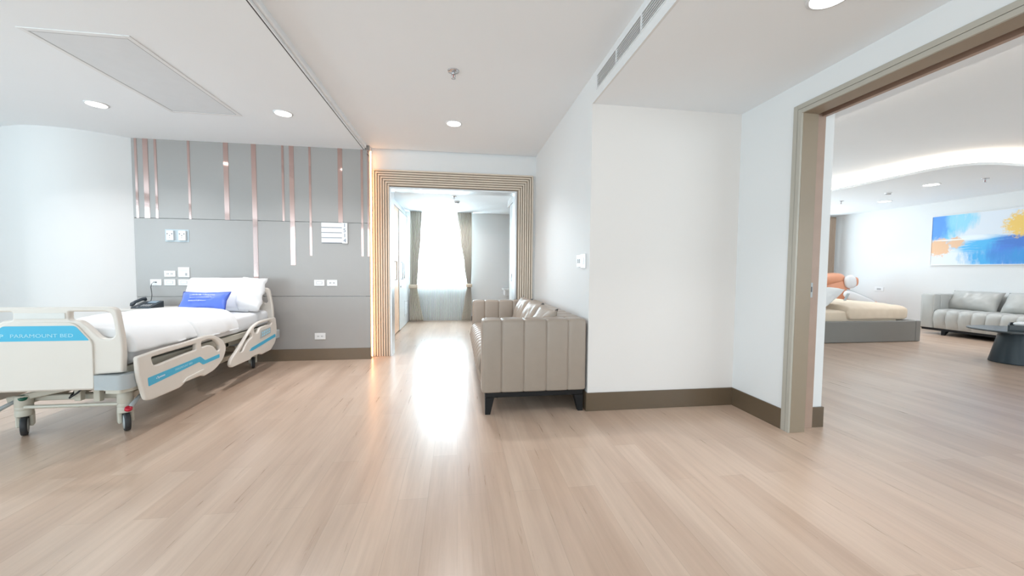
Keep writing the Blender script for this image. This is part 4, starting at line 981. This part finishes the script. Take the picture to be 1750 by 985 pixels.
rc.matrix_world = Matrix.Translation((6.93, 5.93, .76)) @ Matrix.Rotation(math.radians(20), 4, 'Z') @ Matrix.Rotation(math.radians(-42), 4, 'Y')
tag(rc, 'slim grey remote lying on a white pillow of the lounge bed', 'remote')
# massage chair
mc = thing('massage_chair', 'peach leather massage chair with white shell behind the lounge bed', 'massage chair', (9.05, 8.15, 0), math.radians(-12))
def blob(sx, sy, sz, mt, p=2.6, n=28):
    b = bmesh.new(); bmesh.ops.create_uvsphere(b, u_segments=n, v_segments=n//2, radius=1)
    for v in b.verts:
        c_ = v.co; k = (abs(c_.x)**p+abs(c_.y)**p+abs(c_.z)**p)**(-1/p); v.co = Vector((c_.x*k*sx, c_.y*k*sy, c_.z*k*sz))
    bmesh.ops.transform(b, matrix=mt, verts=b.verts); return b
T, Rm = Matrix.Translation, Matrix.Rotation
bm_obj('headrest', blob(.34, .20, .15, T((-.06, .0, 1.03)) @ Rm(math.radians(-6), 4, 'Y')), M['peach'], mc)
bm_obj('backrest', blob(.30, .20, .46, T((.12, .0, .70)) @ Rm(math.radians(-22), 4, 'Y')), M['peach'], mc)
for s in (-1, 1):
    bm_obj('shoulder_wing', blob(.13, .06, .16, T((.30, s*.20, .98)) @ Rm(math.radians(-10), 4, 'Y')), M['white_pl'], mc)
    bm_obj('armrest', blob(.40, .07, .11, T((.42, s*.36, .56)) @ Rm(math.radians(24), 4, 'Y'), 3.2), M['white_pl'], mc)
    bm_obj('arm_pad', blob(.34, .05, .03, T((.42, s*.36, .66)) @ Rm(math.radians(24), 4, 'Y')), M['grey_pl'], mc)
    bm_obj('ear_pad', blob(.07, .05, .11, T((.42, s*.18, .98))), M['peach'], mc)
bm_obj('seat', blob(.40, .28, .13, T((.42, 0, .42))), M['peach'], mc)
bm_obj('leg_rest', blob(.16, .26, .24, T((.88, 0, .30)) @ Rm(math.radians(18), 4, 'Y')), M['peach'], mc)
bm_obj('base', blob(.50, .33, .17, T((.30, 0, .17)), 4), M['white_pl'], mc)
# coffee table
ct = thing('coffee_table', 'round dark coffee table on a conical pedestal before the lounge sofa', 'table', (7.45, 4.08, 0))
MB().lathe([(.235, 0), (.24, .006), (.238, .02), (.165, .40), (.16, .425)], n=48).build('pedestal', M['slate'], ct, True)
MB().lathe([(.42, .425), (.45, .434), (.45, .446), (.442, .452)], n=64).build('table_top', M['slate_top'], ct); shade_auto([x for x in bpy.data.objects if x.parent == ct and x.name.startswith('table_top')][0])
MB().lathe([(.018, 0), (.018, .02)], (-.2, -.05, .405), 14).build('bolt', M['steel'], ct)
tb = thing('tray', 'grey square tray box on the round lounge table', 'tray', (7.47, 4.0, .4525), math.radians(28))
MB().box(-.26, .26, -.16, .16, 0, .01, .003, 1).box(-.26, .26, -.16, -.148, .01, .075, .003, 1).box(-.26, .26, .148, .16, .01, .075, .003, 1).box(-.26, -.248, -.148, .148, .01, .075, .003, 1).box(.248, .26, -.148, .148, .01, .075, .003, 1).build('tray_body', M['slate_top'], tb)
bw = MB().lathe([(.04, .0), (.10, .03), (.125, .065), (.118, .08), (.08, .098), (.02, .105)], n=32).build('covered_bowl', M['plate'], None, True)
bw.location = (7.47, 4.0, .463); tag(bw, 'white covered bowl standing in the grey tray', 'bowl')
# painting
pa = thing('painting', 'long abstract canvas in blue, white and orange on the lounge wall', 'painting', (10.2, 5.93, 1.893))
cv_ = MB().box(-.032, -.006, -1.01, 1.01, -.512, .512).build('canvas', M['painting'], pa)
pf_ = MB().box(-.04, 0, -1.022, -1.01, -.524, .524).box(-.04, 0, 1.01, 1.022, -.524, .524).box(-.04, 0, -1.01, 1.01, .512, .524).box(-.04, 0, -1.01, 1.01, -.524, -.512); pf_.build('picture_frame', M['plate'], pa)
# curtain of the lounge window
lc_ = curtain('drape', [(.02, 9.75, 10.04), (2.68, 9.72, 10.04)], 8.98, 7, .03, M['curtain_low'], None, seed=8); lc_.name = 'curtain'
tag(lc_, 'narrow strip of beige brown curtain beside the lounge door frame', 'curtain')
